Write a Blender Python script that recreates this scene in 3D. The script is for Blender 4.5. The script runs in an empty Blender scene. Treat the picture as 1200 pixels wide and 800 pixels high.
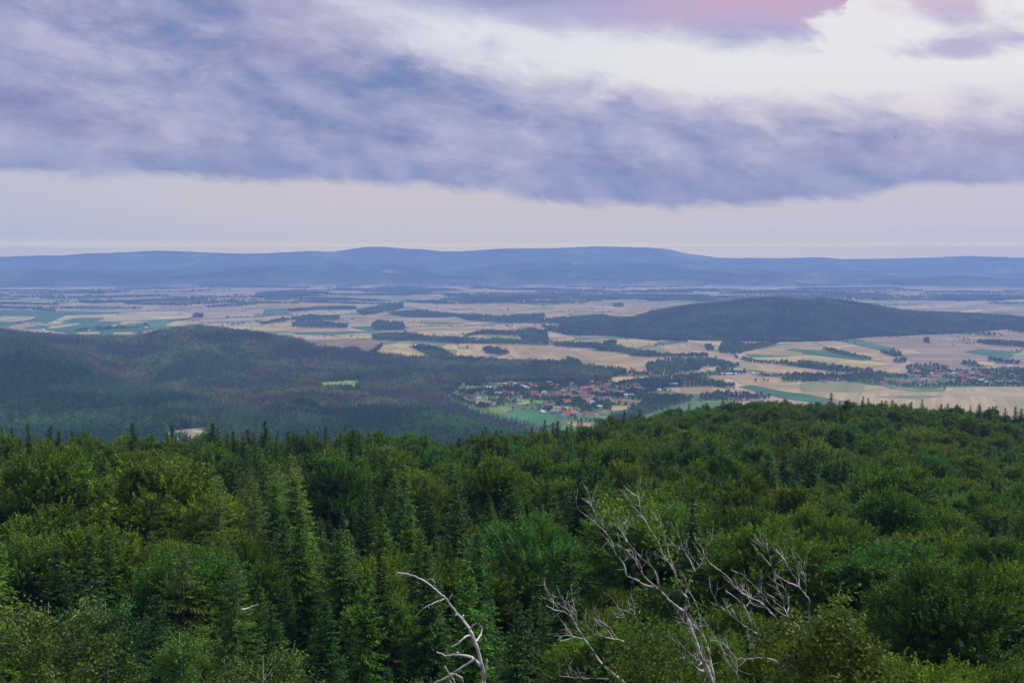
import bpy, math, random
import numpy as np
from mathutils import Vector, geometry as mgeo

SC = bpy.context.scene
COL = SC.collection
RNG = np.random.default_rng(7)
random.seed(7)

# ------------------------------------------------------------------ camera
CAMZ, F = 350.0, 1333.0
PITCH = math.atan((400 - 298) / F)
cp, sp = math.cos(PITCH), math.sin(PITCH)
cd = bpy.data.cameras.new("camera"); cam = bpy.data.objects.new("camera", cd); COL.objects.link(cam)
cam.location = (0, 0, CAMZ); cam.rotation_euler = (math.pi / 2 - PITCH, 0, 0)
cd.sensor_width = 36; cd.lens = 36 * F / 1200; cd.clip_start = 0.5; cd.clip_end = 200000
SC.camera = cam

def ray(px, py):
    """bearing (rad), slope (dz per horizontal metre) of the direction a photo point lies in"""
    u = (np.asarray(px, float) - 600) / F; v = (np.asarray(py, float) - 400) / F
    dx, dy, dz = u, cp - v * sp, -sp - v * cp
    return np.arctan2(dx, dy), dz / np.hypot(dx, dy)

def project(x, y, z):
    zz = z - CAMZ
    d = y * cp - zz * sp; w = y * sp + zz * cp
    d = np.where(d < 1e-3, 1e-3, d)
    return 600 + F * x / d, 400 - F * w / d

def sst(x, a, b):
    t = np.clip((x - a) / (b - a), 0, 1); return t * t * (3 - 2 * t)

# ------------------------------------------------------------------ terrain table (bearing x distance -> height)
NEAR_L = [(0, 336), (20, 333), (40, 323), (60, 314), (80, 307), (100, 304.5), (150, 301), (200, 296), (250, 291), (300, 285), (340, 277), (400, 258), (900, 160)]
NEAR_M = [(0, 336), (20, 333), (40, 323), (60, 314), (80, 307), (100, 304.5), (150, 300.5), (200, 295), (300, 283), (380, 274), (440, 265), (520, 245), (900, 150)]
NEAR_R = [(0, 336), (20, 333), (40, 323), (60, 314), (80, 307), (100, 304.5), (150, 300.5), (200, 294), (300, 283), (400, 274), (480, 270), (550, 262.5), (620, 250), (900, 165)]
NEAR_E = [(0, 336), (20, 333), (40, 323), (60, 314), (80, 307), (100, 304), (150, 300), (200, 293), (300, 281), (400, 270), (480, 266), (550, 259), (620, 246), (900, 160)]
T = 15.0
def can(*rows):                       # rows are (distance, canopy height): ground lies a tree below
    return [(r, max(0.0, z - T)) for r, z in rows]
COLS = {
    -300: NEAR_L + can((1500, 90), (1800, 80), (2100, 85), (2400, 105), (2700, 125), (2900, 140), (3150, 110), (3500, 112), (3700, 114), (4200, 60), (4800, 15)),
    0: NEAR_L + can((1500, 85), (1800, 77), (2100, 79), (2400, 94), (2700, 113), (2900, 128), (3150, 105), (3500, 109), (3700, 111), (4200, 60), (4800, 20), (5200, 15)),
    100: NEAR_L + can((1500, 85), (1800, 81), (2100, 80), (2400, 83), (2650, 97), (2800, 100), (3000, 78), (3300, 78), (3600, 80), (3800, 82), (4300, 45), (4900, 15)),
    155: NEAR_L + can((1500, 88), (1800, 84), (2100, 76), (2400, 67), (2550, 69), (2750, 50), (2900, 52), (3200, 57), (3500, 69), (3750, 77), (4300, 40), (4800, 15)),
    230: NEAR_L + can((1500, 93), (1650, 95), (1750, 97), (2000, 82), (2300, 70), (2600, 63), (2900, 63), (3200, 69), (3500, 82), (3700, 108), (3800, 110.6), (4300, 55), (4900, 15)),
    300: NEAR_L + can((1500, 90), (1800, 73), (2000, 70), (2300, 53), (2600, 44), (2900, 41), (3200, 45), (3500, 61), (3700, 86), (3800, 91), (4300, 40), (4800, 15)),
    360: NEAR_L + can((1500, 85), (1800, 77), (2000, 80), (2100, 92), (2250, 67), (2400, 60), (2700, 42), (3000, 37), (3300, 36), (3500, 50), (3650, 65), (4100, 25), (4400, 15)),
    420: NEAR_L + can((1500, 80), (1800, 77), (2000, 89), (2080, 96), (2300, 55), (2600, 42), (2900, 30), (3200, 33), (3500, 43), (3600, 44), (4000, 20), (4300, 15)),
    500: NEAR_L + can((1500, 75), (1800, 71), (2000, 80), (2080, 83), (2300, 45), (2500, 30), (2700, 25), (3000, 26), (3300, 23), (3600, 20), (4000, 15)),
    560: NEAR_L + can((1500, 62), (1800, 66), (2000, 62), (2080, 58), (2300, 25), (2500, 17), (2900, 15)),
    620: NEAR_M + can((1500, 50), (1700, 42), (2000, 40), (2080, 35), (2300, 17), (2500, 15)),
    690: NEAR_M + [(1500, 40), (1900, 8), (2200, 0)],
    740: NEAR_M[:7] + [(200, 294.5), (300, 283), (400, 274), (470, 266.5), (540, 255), (900, 155), (1500, 45), (2000, 0)],
    850: NEAR_R + [(1500, 55), (2000, 0)],
    1050: NEAR_R + [(1500, 55), (2000, 0)],
    1200: NEAR_E + [(1500, 55), (2000, 0)],
    1500: NEAR_E + [(1500, 55), (2000, 0)],
}
HILL_E = [  # (px, crest distance, crest ground height, foot distance)
    (640, 5400, 0, 5300), (700, 5350, 22, 5000), (743, 5400, 32, 4780), (765, 5500, 52, 4650), (808, 5600, 81, 4650), (852, 5650, 92, 4650),
    (884, 5700, 107, 4650), (908, 5700, 117, 4650), (940, 5700, 103, 4700), (962, 5700, 109, 4750), (983, 5700, 98, 4800), (1016, 5700, 78, 5000),
    (1059, 5750, 48, 5150), (1113, 5900, 33, 5350), (1200, 6200, 9, 5800), (1290, 6250, 0, 5900)]
F1 = [(-300, 302), (0, 301), (50, 299), (75, 299.3), (100, 297), (130, 296), (185, 293.5), (215, 294.5), (280, 297), (310, 296.5), (365, 294), (390, 295), (410, 292), (430, 289),
      (450, 289), (470, 291), (495, 292), (520, 294.6), (545, 294), (590, 291), (640, 291), (700, 288.5), (760, 290), (785, 292), (800, 296), (843, 302), (877, 302.5),
      (910, 306), (960, 309), (1020, 311), (1100, 317), (1200, 321), (1400, 325)]
F2 = [(-300, 316), (0, 314), (120, 316), (260, 313), (360, 310), (430, 307), (480, 309), (520, 316), (545, 317), (580, 309), (640, 306), (700, 307), (780, 308), (850, 313), (930, 318), (1040, 322), (1200, 327), (1400, 329)]
F3 = [(700, 312), (800, 308), (877, 302), (915, 302.5), (960, 301), (987, 303.5), (1040, 303), (1083, 301.7), (1133, 299.8), (1167, 300.7), (1200, 301.7), (1500, 299)]

def thpx(px, py): return float(ray(px, py)[0])
TH = np.radians(np.arange(-40, 40.001, 0.08))
RR = np.concatenate([np.linspace(0, 60, 16)[:-1], np.geomspace(60, 800, 110)[:-1], np.geomspace(800, 7000, 230)[:-1], np.geomspace(7000, 22500, 170)])
LR = np.log(RR + 20)
_cols = sorted(COLS)
_cth = np.array([thpx(p, 450) for p in _cols])
_ch = np.stack([np.interp(RR, [a for a, b in COLS[p]], [b for a, b in COLS[p]]) for p in _cols])
HT = np.stack([np.interp(TH, _cth, _ch[:, j]) for j in range(len(RR))], 1)
for _ in range(3):
    HT[1:-1] = (HT[:-2] + 2 * HT[1:-1] + HT[2:]) / 4
    HT[:, 1:-1] = (HT[:, :-2] + 2 * HT[:, 1:-1] + HT[:, 2:]) / 4
_e = np.array(HILL_E, float); _eth = np.array([thpx(p, 380) for p in _e[:, 0]])
E_CR = np.interp(TH, _eth, _e[:, 1]); E_H = np.interp(TH, _eth, _e[:, 2], left=0, right=0); E_FT = np.interp(TH, _eth, _e[:, 3])
TT, R2 = np.meshgrid(TH, RR, indexing='ij')
front = np.clip((R2 - E_FT[:, None]) / (E_CR - E_FT)[:, None], 0, 1)
back = np.clip((7000 - R2) / (7000 - E_CR)[:, None], 0, 1)
pf = np.where(R2 < E_CR[:, None], 0.55 * front + 0.45 * front * front * (3 - 2 * front), back * back * (3 - 2 * back))
HT = np.maximum(HT, E_H[:, None] * pf)
def crest(tab, r):
    a = np.array(tab, float); th, s = ray(a[:, 0], a[:, 1])
    return np.interp(TH, th, CAMZ + s * r)
XX, YY = R2 * np.sin(TT), R2 * np.cos(TT)
spur = 0.5 * np.sin(XX / 620 + 1.3 * np.sin(YY / 1100)) + 0.35 * np.sin(XX / 290 + YY / 600 + 2) + 0.25 * np.sin(XX / 150 - YY / 400)
for tab, rc, r0, r1, amp in ((F2, 13700, 12300, 15400, 60), (F1, 18300, 14600, 21000, 130), (F3, 20700, 18600, 22400, 40)):
    c = crest(tab, rc)[:, None]
    f = np.clip((R2 - r0) / (rc - r0), 0, 1); b = np.clip((r1 - R2) / (r1 - rc), 0, 1)
    prof = np.where(R2 < rc, f ** 1.25, b)
    HT = np.maximum(HT, c * prof + amp * spur * prof * (1 - prof) * 3)
def fit_crest(tab, r0, r1, canopy, sg):
    """lift or lower a ridge so that its treetops stand as high as surveyed"""
    global HT
    a = np.array(tab, float); th, s = ray(a[:, 0], a[:, 1]); o = np.argsort(th); th, s = th[o], s[o]
    want = np.interp(TH, th, s); m = (RR >= r0) & (RR <= r1); sl = np.where(m[None], (HT + canopy - CAMZ) / np.maximum(RR, 1)[None], -9)
    for _ in range(3):
        sl = np.where(m[None], (HT + canopy - CAMZ) / np.maximum(RR, 1)[None], -9); j = sl.argmax(1); rc = RR[j]; d = (want - sl.max(1)) * rc
        d = np.convolve(np.pad(d, 6, 'edge'), np.ones(13) / 13, 'valid'); ed = sst(TH, th[0] - .03, th[0]) * (1 - sst(TH, th[-1], th[-1] + .03))
        rs = np.convolve(np.pad(rc, 6, 'edge'), np.ones(13) / 13, 'valid')
        HT = HT + (d * ed)[:, None] * np.exp(-((R2 - rs[:, None]) / sg) ** 2)
fit_crest([(-250, 511), (0, 511), (200, 513), (300, 512), (400, 511), (480, 512), (560, 511), (620, 508), (660, 503), (700, 498), (740, 488), (800, 480), (850, 474), (900, 471), (1000, 472), (1050, 474), (1100, 477), (1150, 481), (1200, 487), (1400, 494)], 230, 640, 19.5, 130)
fit_crest([(0, 399), (35, 396), (80, 405), (100, 415), (130, 431), (155, 443)], 2300, 3050, 20, 220)
fit_crest([(-200, 382), (0, 384), (60, 390), (100, 392), (130, 393), (155, 393), (190, 386), (230, 380), (300, 387), (350, 396), (400, 407), (420, 411)], 3300, 4000, 20, 330)
fit_crest([(340, 463), (360, 466), (395, 470), (425, 469), (500, 471), (560, 484), (620, 499)], 1900, 2280, 26, 200)
fit_crest([(743, 372.5), (765, 366), (808, 358), (852, 355), (884, 351), (908, 348.7), (940, 352), (962, 350.4), (983, 353), (1016, 358), (1059, 365), (1113, 367), (1200, 372)], 5100, 6300, 12, 500)
swell = 5 * np.sin(XX / 700 + 1) * np.sin(YY / 900) + 3 * np.sin(XX / 333 + YY / 1200)
HT = HT + swell * sst(R2, 6500, 9000) * (1 - sst(R2, 12000, 13000))

def hgt(x, y):
    x = np.asarray(x, float); y = np.asarray(y, float)
    th = np.clip(np.arctan2(x, y), TH[0], TH[-1]); lr = np.log(np.hypot(x, y) + 20)
    i = np.clip((th - TH[0]) / (TH[1] - TH[0]), 0, len(TH) - 1.001); i0 = i.astype(int); fi = i - i0
    j = np.clip(np.interp(lr, LR, np.arange(len(LR))), 0, len(LR) - 1.001); j0 = j.astype(int); fj = j - j0
    return (HT[i0, j0] * (1 - fi) * (1 - fj) + HT[i0 + 1, j0] * fi * (1 - fj) + HT[i0, j0 + 1] * (1 - fi) * fj + HT[i0 + 1, j0 + 1] * fi * fj)

SURF = np.maximum.accumulate(np.where(R2 > 1, (HT - CAMZ) / np.maximum(R2, 1), -9), axis=1)     # running horizon slope
def horizon(x, y):
    th = np.clip(np.arctan2(x, y), TH[0], TH[-1]); lr = np.log(np.hypot(x, y) + 20)
    i = np.clip((th - TH[0]) / (TH[1] - TH[0]), 0, len(TH) - 1).astype(int)
    j = np.clip(np.interp(lr, LR, np.arange(len(LR))) - 1, 0, len(LR) - 1).astype(int)
    return SURF[i, j]

_rm = np.concatenate([np.geomspace(1300, 9000, 1500), np.geomspace(9000, 20000, 300)[1:]])
def on_ground(px, py):
    """the place in the world that a point of the photo shows (beyond the near wood)"""
    px = np.atleast_1d(np.asarray(px, float)); py = np.atleast_1d(np.asarray(py, float))
    th, s = ray(px, py); out = np.zeros((len(px), 3))
    for k in range(len(px)):
        h = hgt(_rm * np.sin(th[k]), _rm * np.cos(th[k])); z = CAMZ + s[k] * _rm
        hit = np.nonzero(z <= h)[0]; r = _rm[hit[0]] if len(hit) else _rm[-1]
        out[k] = (r * math.sin(th[k]), r * math.cos(th[k]), 0)
    out[:, 2] = hgt(out[:, 0], out[:, 1]); return out

def inpoly(x, y, poly):
    x = np.asarray(x, float); y = np.asarray(y, float); c = np.zeros(x.shape, bool); n = len(poly)
    for i in range(n):
        x0, y0 = poly[i]; x1, y1 = poly[(i + 1) % n]
        if y0 != y1:
            c ^= ((y0 > y) != (y1 > y)) & (x < (x1 - x0) * (y - y0) / (y1 - y0) + x0)
    return c

# ------------------------------------------------------------------ mesh + material helpers
def mk_mesh(name, V, Fq, mat=None, attrs=None, smooth=False):
    V = np.asarray(V, np.float32); Fq = np.asarray(Fq, np.int32); k = Fq.shape[1]
    me = bpy.data.meshes.new(name)
    me.vertices.add(len(V)); me.vertices.foreach_set('co', V.ravel())
    me.loops.add(Fq.size); me.loops.foreach_set('vertex_index', Fq.ravel())
    me.polygons.add(len(Fq)); me.polygons.foreach_set('loop_start', np.arange(0, Fq.size, k, dtype=np.int32))
    try: me.polygons.foreach_set('loop_total', np.full(len(Fq), k, np.int32))
    except Exception: pass
    if smooth: me.polygons.foreach_set('use_smooth', np.ones(len(Fq), bool))
    for an, (dom, arr) in (attrs or {}).items():
        a = me.attributes.new(an, 'FLOAT', dom); a.data.foreach_set('value', np.asarray(arr, np.float32))
    me.update(calc_edges=True)
    if mat: me.materials.append(mat)
    return me

def link(name, data, parent=None, loc=None, rz=None, **props):
    o = bpy.data.objects.new(name, data); COL.objects.link(o)
    if parent is not None: o.parent = parent
    if loc is not None: o.location = loc
    if rz is not None: o.rotation_euler = (0, 0, rz)
    for k, v in props.items():
        if v is not None: o[k] = v
    return o

def node_mat(name):
    m = bpy.data.materials.new(name); m.use_nodes = True; nt = m.node_tree; nt.nodes.clear()
    out = nt.nodes.new('ShaderNodeOutputMaterial'); return m, nt, out

class E:
    """little expression builder over Math nodes"""
    def __init__(s, nt, sock): s.nt, s.s = nt, sock
    def _op(s, op, *a):
        n = s.nt.nodes.new('ShaderNodeMath'); n.operation = op
        for i, v in enumerate((s,) + a):
            if isinstance(v, E): s.nt.links.new(v.s, n.inputs[i])
            else: n.inputs[i].default_value = float(v)
        return E(s.nt, n.outputs[0])
    def __add__(s, o): return s._op('ADD', o)
    __radd__ = __add__
    def __mul__(s, o): return s._op('MULTIPLY', o)
    __rmul__ = __mul__
    def __sub__(s, o): return s._op('SUBTRACT', o)
    def __rsub__(s, o): return (s * -1) + o
    def __truediv__(s, o): return s._op('DIVIDE', o)
    def maxi(s, o): return s._op('MAXIMUM', o)
    def mini(s, o): return s._op('MINIMUM', o)
    def fn(s, op, *a): return s._op(op, *a)
    def step(s, a, b):
        n = s.nt.nodes.new('ShaderNodeMapRange'); n.interpolation_type = 'SMOOTHSTEP'
        s.nt.links.new(s.s, n.inputs[0])
        for i, v in ((1, a), (2, b)):
            if isinstance(v, E): s.nt.links.new(v.s, n.inputs[i])
            else: n.inputs[i].default_value = v
        return E(s.nt, n.outputs[0])
    def curve(s, pts):
        x0, x1 = pts[0][0], pts[-1][0]; ys = [p[1] for p in pts]; lo, hi = min(ys), max(ys); hi = hi if hi > lo else lo + 1
        n = s.nt.nodes.new('ShaderNodeValToRGB'); cr = n.color_ramp; cr.interpolation = 'EASE' if len(pts) < 3 else 'LINEAR'
        while len(cr.elements) < len(pts): cr.elements.new(1.0)
        for e, (x, y) in zip(cr.elements, pts):
            e.position = (x - x0) / (x1 - x0)
        for e, (x, y) in zip(cr.elements, pts):
            v = (y - lo) / (hi - lo); e.color = (v, v, v, 1)
        s.nt.links.new(((s - x0) * (1.0 / (x1 - x0))).s, n.inputs[0])
        return E(s.nt, n.outputs[0]) * (hi - lo) + lo

def xyz(nt, a, b, c):
    n = nt.nodes.new('ShaderNodeCombineXYZ')
    for i, v in enumerate((a, b, c)):
        if isinstance(v, E): nt.links.new(v.s, n.inputs[i])
        else: n.inputs[i].default_value = v
    return n.outputs[0]

def noise(nt, vec, scale, detail=4, rough=0.5, dist=0.0):
    n = nt.nodes.new('ShaderNodeTexNoise'); n.inputs['Scale'].default_value = scale; n.inputs['Detail'].default_value = detail
    n.inputs['Roughness'].default_value = rough; n.inputs['Distortion'].default_value = dist
    if vec is not None: nt.links.new(vec, n.inputs['Vector'])
    return E(nt, n.outputs[0])

def col(nt, c):
    n = nt.nodes.new('ShaderNodeRGB'); n.outputs[0].default_value = (*c, 1); return n.outputs[0]
def mix(nt, f, a, b, mode='MIX'):
    n = nt.nodes.new('ShaderNodeMix'); n.data_type = 'RGBA'; n.blend_type = mode
    for i, v in ((0, f), (6, a), (7, b)):
        s = n.inputs[i]
        if isinstance(v, E): nt.links.new(v.s, s)
        elif isinstance(v, (int, float)): s.default_value = v
        elif isinstance(v, tuple): s.default_value = (*v, 1)
        else: nt.links.new(v, s)
    return n.outputs[2]

def leaf_mat(name, base, trans=0.2, hue=0.03, val=0.6, tint=1.15, stands=False):
    m, nt, out = node_mat(name)
    oi = nt.nodes.new('ShaderNodeObjectInfo'); rnd = E(nt, oi.outputs['Random'])
    at = nt.nodes.new('ShaderNodeAttribute'); at.attribute_name = 'tint'; tv = E(nt, at.outputs['Fac'])
    hsv = nt.nodes.new('ShaderNodeHueSaturation')
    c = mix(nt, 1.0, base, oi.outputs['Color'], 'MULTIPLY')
    if stands:      # blocks of different age and kind over the hillside
        mp = nt.nodes.new('ShaderNodeMapping'); mp.inputs['Scale'].default_value = (.0055, .0035, 0); nt.links.new(oi.outputs['Location'], mp.inputs[0])
        sn = noise(nt, mp.outputs[0], 1.0, 3, 0.55); sn2 = noise(nt, mp.outputs[0], 2.3, 2, 0.5)
        c = mix(nt, sn.step(0.42, 0.6), mix(nt, 1.0, c, (.55, .62, .75), 'MULTIPLY'), mix(nt, sn2.step(.4, .6), mix(nt, 1.0, c, (1.15, 1.35, 1.25), 'MULTIPLY'), mix(nt, 1.0, c, (1.5, 1.15, 1.05), 'MULTIPLY')))
    r2 = (rnd * 7.31).fn('FRACT')
    nt.links.new(c, hsv.inputs['Color'])
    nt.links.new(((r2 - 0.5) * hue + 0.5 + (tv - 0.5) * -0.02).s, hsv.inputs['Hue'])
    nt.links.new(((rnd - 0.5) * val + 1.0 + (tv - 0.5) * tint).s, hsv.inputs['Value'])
    p = nt.nodes.new('ShaderNodeBsdfPrincipled'); nt.links.new(hsv.outputs[0], p.inputs['Base Color'])
    p.inputs['Roughness'].default_value = 0.65; p.inputs['Specular IOR Level'].default_value = 0.1
    t = nt.nodes.new('ShaderNodeBsdfTranslucent'); nt.links.new(mix(nt, 1.0, hsv.outputs[0], (1.25, 1.3, 0.6), 'MULTIPLY'), t.inputs[0])
    ms = nt.nodes.new('ShaderNodeMixShader'); ms.inputs[0].default_value = trans
    nt.links.new(p.outputs[0], ms.inputs[1]); nt.links.new(t.outputs[0], ms.inputs[2]); nt.links.new(ms.outputs[0], out.inputs[0])
    return m

def plain_mat(name, base, rough=0.8, var=0.3, scale=3.0, base2=None, stretch=None):
    m, nt, out = node_mat(name)
    tc = nt.nodes.new('ShaderNodeTexCoord'); vec = tc.outputs['Object']
    if stretch:
        mp = nt.nodes.new('ShaderNodeMapping'); mp.inputs['Scale'].default_value = stretch; nt.links.new(vec, mp.inputs[0]); vec = mp.outputs[0]
    n = noise(nt, vec, scale, 5, 0.6)
    b2 = base2 or tuple(c * (1 - var) for c in base)
    p = nt.nodes.new('ShaderNodeBsdfPrincipled'); nt.links.new(mix(nt, n.step(0.35, 0.65), base, b2), p.inputs['Base Color'])
    p.inputs['Roughness'].default_value = rough; p.inputs['Specular IOR Level'].default_value = 0.2
    nt.links.new(p.outputs[0], out.inputs[0]); return m

M_BEECH = leaf_mat('beech_leaves', (0.082, 0.152, 0.020))
M_SPRUCE = leaf_mat('spruce_needles', (0.042, 0.104, 0.017), trans=0.15, hue=0.03)
M_LARCH = leaf_mat('larch_needles', (0.085, 0.150, 0.030), trans=0.25)
M_BIRCH = leaf_mat('birch_leaves', (0.080, 0.140, 0.032))
M_BUSH = leaf_mat('old_beech_leaves', (0.085, 0.122, 0.022), hue=0.05, val=0.1, tint=1.1)
M_HILLC = leaf_mat('hill_conifer', (0.036, 0.066, 0.030), trans=0.1, hue=0.05, val=.8, tint=.9, stands=True)
M_HILLB = leaf_mat('hill_broadleaf', (0.052, 0.098, 0.032), trans=0.2, hue=0.05, val=.8, tint=.9, stands=True)
M_BARK = plain_mat('bark', (0.14, 0.11, 0.085), 0.9, 0.5, 6, stretch=(1, 1, .15))
M_BIRCHBARK = plain_mat('birch_bark', (0.55, 0.54, 0.50), 0.8, 0.6, 5, base2=(0.16, 0.14, 0.12), stretch=(.3, .3, 2.5))
M_DEAD = plain_mat('bleached_wood', (0.66, 0.64, 0.61), 0.75, 0.5, 2.5, base2=(0.30, 0.27, 0.25))
M_DEAD2 = plain_mat('bare_bark', (0.62, 0.60, 0.58), 0.8, 0.5, 3.4, base2=(0.10, 0.078, 0.066))  # mottled bark; dark patches and pale base also paint in shadow and highlight

# ------------------------------------------------------------------ world: sky with cloud banks
def build_world():
    w = bpy.data.worlds.new("World"); SC.world = w; w.use_nodes = True; nt = w.node_tree; nt.nodes.clear()
    out = nt.nodes.new('ShaderNodeOutputWorld'); bg = nt.nodes.new('ShaderNodeBackground'); nt.links.new(bg.outputs[0], out.inputs[0])
    bg.inputs[1].default_value = 0.1
    sky = nt.nodes.new('ShaderNodeTexSky'); sky.sky_type = 'NISHITA'; sky.sun_disc = False
    sky.sun_elevation = math.radians(SUN_EL); sky.sun_rotation = math.radians(SUN_AZ)
    sky.air_density = 1.0; sky.dust_density = 2.0
    tc = nt.nodes.new('ShaderNodeTexCoord'); sep = nt.nodes.new('ShaderNodeSeparateXYZ'); nt.links.new(tc.outputs['Generated'], sep.inputs[0])
    x, y, z = (E(nt, s) for s in sep.outputs)
    R2D = 180 / math.pi
    X = x.fn('ARCTAN2', y) * R2D
    Y = z.fn('ARCSINE') * R2D
    def P(px, py):
        th, s = ray(px, py); return math.degrees(float(th)), math.degrees(math.atan(float(s)))
    zc = z.maxi(0.0) + 0.075
    q = xyz(nt, x / zc, y / zc, 0.0)
    rot = nt.nodes.new('ShaderNodeMapping'); rot.inputs['Rotation'].default_value = (0, 0, math.radians(-14)); rot.inputs['Scale'].default_value = (0.62, 1.0, 1); rot.inputs['Location'].default_value = (3.3, 1.7, 0)
    nt.links.new(q, rot.inputs[0]); q = rot.outputs[0]
    n1 = noise(nt, q, 1.1, 9, 0.56, 0.4)
    n2 = noise(nt, q, 3.2, 8, 0.60, 0.3)
    n3 = noise(nt, q, 0.55, 6, 0.5, 0.0)
    v2 = xyz(nt, X * 0.055, Y * 0.19 + X * 0.03, 4.2)
    m1 = noise(nt, v2, 1.6, 8, 0.58, 0.6)
    m2 = noise(nt, xyz(nt, X * 0.34, Y * 0.72 + X * 0.14, 2.0), 1.0, 8, 0.60, 0.5)
    b1 = noise(nt, xyz(nt, X * 0.085, Y * 0.20 + X * 0.016, 9.0), 1.0, 12, 0.62, 0.35)
    b2n = noise(nt, xyz(nt, X * 0.22, Y * 0.50 + X * 0.045, 5.5), 1.0, 12, 0.64, 0.25)
    b2a = noise(nt, xyz(nt, X * 0.13, Y * 0.25 + X * 0.05, 7.5), 1.0, 5, 0.5, 0.3)
    b2s = noise(nt, xyz(nt, X * 0.13 + 0.05, (Y + 0.7) * 0.25 + X * 0.05 + 0.02, 7.5), 1.0, 5, 0.5, 0.3)
    lit = ((b2a - b2s) * 3.4 + 0.5).step(0.0, 1.0)
    fr = (n1 - 0.5) * 0.4 + (m1 - 0.5) * 0.7 + (m2 - 0.5) * 0.9
    low = X.curve([P(*p) for p in ((-200, 200), (0, 204), (200, 212), (450, 217), (560, 222), (640, 238), (800, 242), (980, 240), (1060, 228), (1200, 214), (1400, 205))])
    ups = [P(*p) for p in ((240, -260), (320, -90), (365, -22), (425, 14), (520, 50), (600, 72), (700, 92), (800, 110), (900, 116), (1000, 120), (1100, 118), (1200, 112), (1400, 100))]
    up = X.curve([(-60, 40), (-22, 32)] + ups + [(60, 9)])
    lw = low + (m1 - 0.5) * 1.3 + (m2 - 0.5) * 1.2
    d1 = Y.step(lw - 0.25, lw + 0.40) * (1.0 - Y.step(up - 1.5 + fr * 4.0, up + 0.8 + fr * 4.0))
    e2 = (X + fr * 5.0).curve([(-60, 40), P(330, -60)] + [P(*p) for p in ((390, -6), (450, 14), (550, 27), (650, 38), (750, 47), (850, 53), (920, 58), (955, 58), (985, 28), (1015, -40))] + [(60, 40)])
    d2 = Y.step(e2 - 0.5 + fr * 2.2, e2 + 1.1 + fr * 2.2)
    def blob(px, py, wx, wy, tilt):
        ax, ay = P(px, py); a = (X - ax); b = (Y - ay) + a * tilt
        return (1.0 - ((a / wx) * (a / wx) + (b / wy) * (b / wy)).fn('SQRT') + fr * 2.2).step(-0.15, 0.9)
    d3 = blob(1105, 4, 3.2, 1.25, 0.30); d4 = blob(1120, 55, 3.8, 0.85, -0.10); d5 = blob(1190, 46, 2.2, 0.5, 0.12)
    d34 = d3.maxi(d4).maxi(d5)
    above = Y.step(14.5, 19.0)
    dz = (n1 * 0.7 + n3 * 0.5).step(0.46, 0.72) * above
    # colours (linear)
    C = lambda r, g, b: tuple(((c / 255 + 0.055) / 1.055) ** 2.4 if c > 10 else c / 255 / 12.92 for c in (r, g, b))
    hor = mix(nt, X.step(-26, -6), C(190, 194, 204), C(210, 196, 200))
    hor = mix(nt, X.step(4, 24), hor, C(200, 194, 206))
    mid = C(232, 222, 226)
    top = mix(nt, X.step(-8, 12), C(225, 229, 236), C(240, 238, 237))
    els = (-2, 0.3, 0.4, 0.6, 0.8, 1.0, 1.5, 2.0, 3.0, 4.5)
    rr_, gg_, bb_ = (Y.curve(list(zip(els, v))) for v in ((2.7, 2.7, 2.2, 1.22, .93, .83, .755, .725, .70, .69), (1.85, 1.85, 1.6, 1.0, .80, .73, .67, .645, .62, .62), (.35, .35, .45, .58, .62, .64, .65, .65, .65, .65)))
    cmb = nt.nodes.new('ShaderNodeCombineColor'); [nt.links.new(v.s, cmb.inputs[k]) for k, v in enumerate((rr_, gg_, bb_))]
    side = mix(nt, X.step(4, 24), mix(nt, X.step(-26, -8), (.84, .94, 1.02), (1.0, 1.0, 1.0)), (.93, .97, 1.03))
    clear = mix(nt, 1.0, cmb.outputs[0], side, 'MULTIPLY')
    clear = mix(nt, Y.step(3.2, 6.5), clear, mid)
    clear = mix(nt, Y.step(6.0, 9.0), clear, top)
    skyc = nt.nodes.new('ShaderNodeMix'); skyc.data_type = 'RGBA'
    # main bank colours
    base = mix(nt, (n1 * 0.10 + b1 * 0.5 + b2n * 0.40).step(0.41, 0.60), C(114, 134, 186), C(171, 172, 207))
    base = mix(nt, (b1 * 0.3 + b2n * 0.7).step(0.52, 0.63) * 0.65, base, C(188, 187, 215))
    pinkf = (n3 * 0.5 + m1 * 0.55).step(0.47, 0.66) * Y.step(3.6, 6.5) * (X.step(-26, -12) * 0.45 + 0.15)
    base = mix(nt, pinkf, base, C(196, 168, 200))
    base = mix(nt, (1.0 - (Y - low + (b2n - 0.5) * 3.0).step(0.0, 2.4)) * 0.6, base, C(126, 146, 196))
    rimf = (1.0 - (up - Y + fr * 3.0).step(0.2, 2.2)) * 0.75
    base = mix(nt, rimf, base, C(214, 203, 224))
    base = mix(nt, lit, mix(nt, 1.0, base, (.84, .86, .91), 'MULTIPLY'), mix(nt, 0.30, base, C(214, 206, 222)))
    teal = (m1 * 0.6 + n2 * 0.4).step(0.55, 0.66) * (1.0 - X.step(-14, -4)) * 0.4
    base = mix(nt, teal, base, C(150, 172, 206))
    op = (n1 * 0.6 + m2 * 0.45).step(0.20, 0.50) * 0.22 + 0.78
    c = mix(nt, d1 * op, clear, base)
    b2 = mix(nt, X.step(1.5, 12.5) * (Y + fr * 2.0).step(10.0, 12.6), mix(nt, n1.step(0.4, 0.65), C(140, 146, 192), C(174, 166, 208)), C(204, 163, 192))
    c = mix(nt, d2 * 0.92 * (1.0 - above), c, b2)
    b3 = mix(nt, (Y + fr * 1.5).step(10.6, 12.0), C(180, 166, 206), C(214, 178, 198))
    c = mix(nt, d34 * 0.85, c, b3)
    zen = mix(nt, dz, C(200, 214, 240), C(206, 200, 220))
    c = mix(nt, above, c, zen)
    # unseen sky brightened overhead, dimmed behind the viewer, to top-light the trees
    gain = Y.step(16, 45) * ZEN + 1.0
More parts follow.
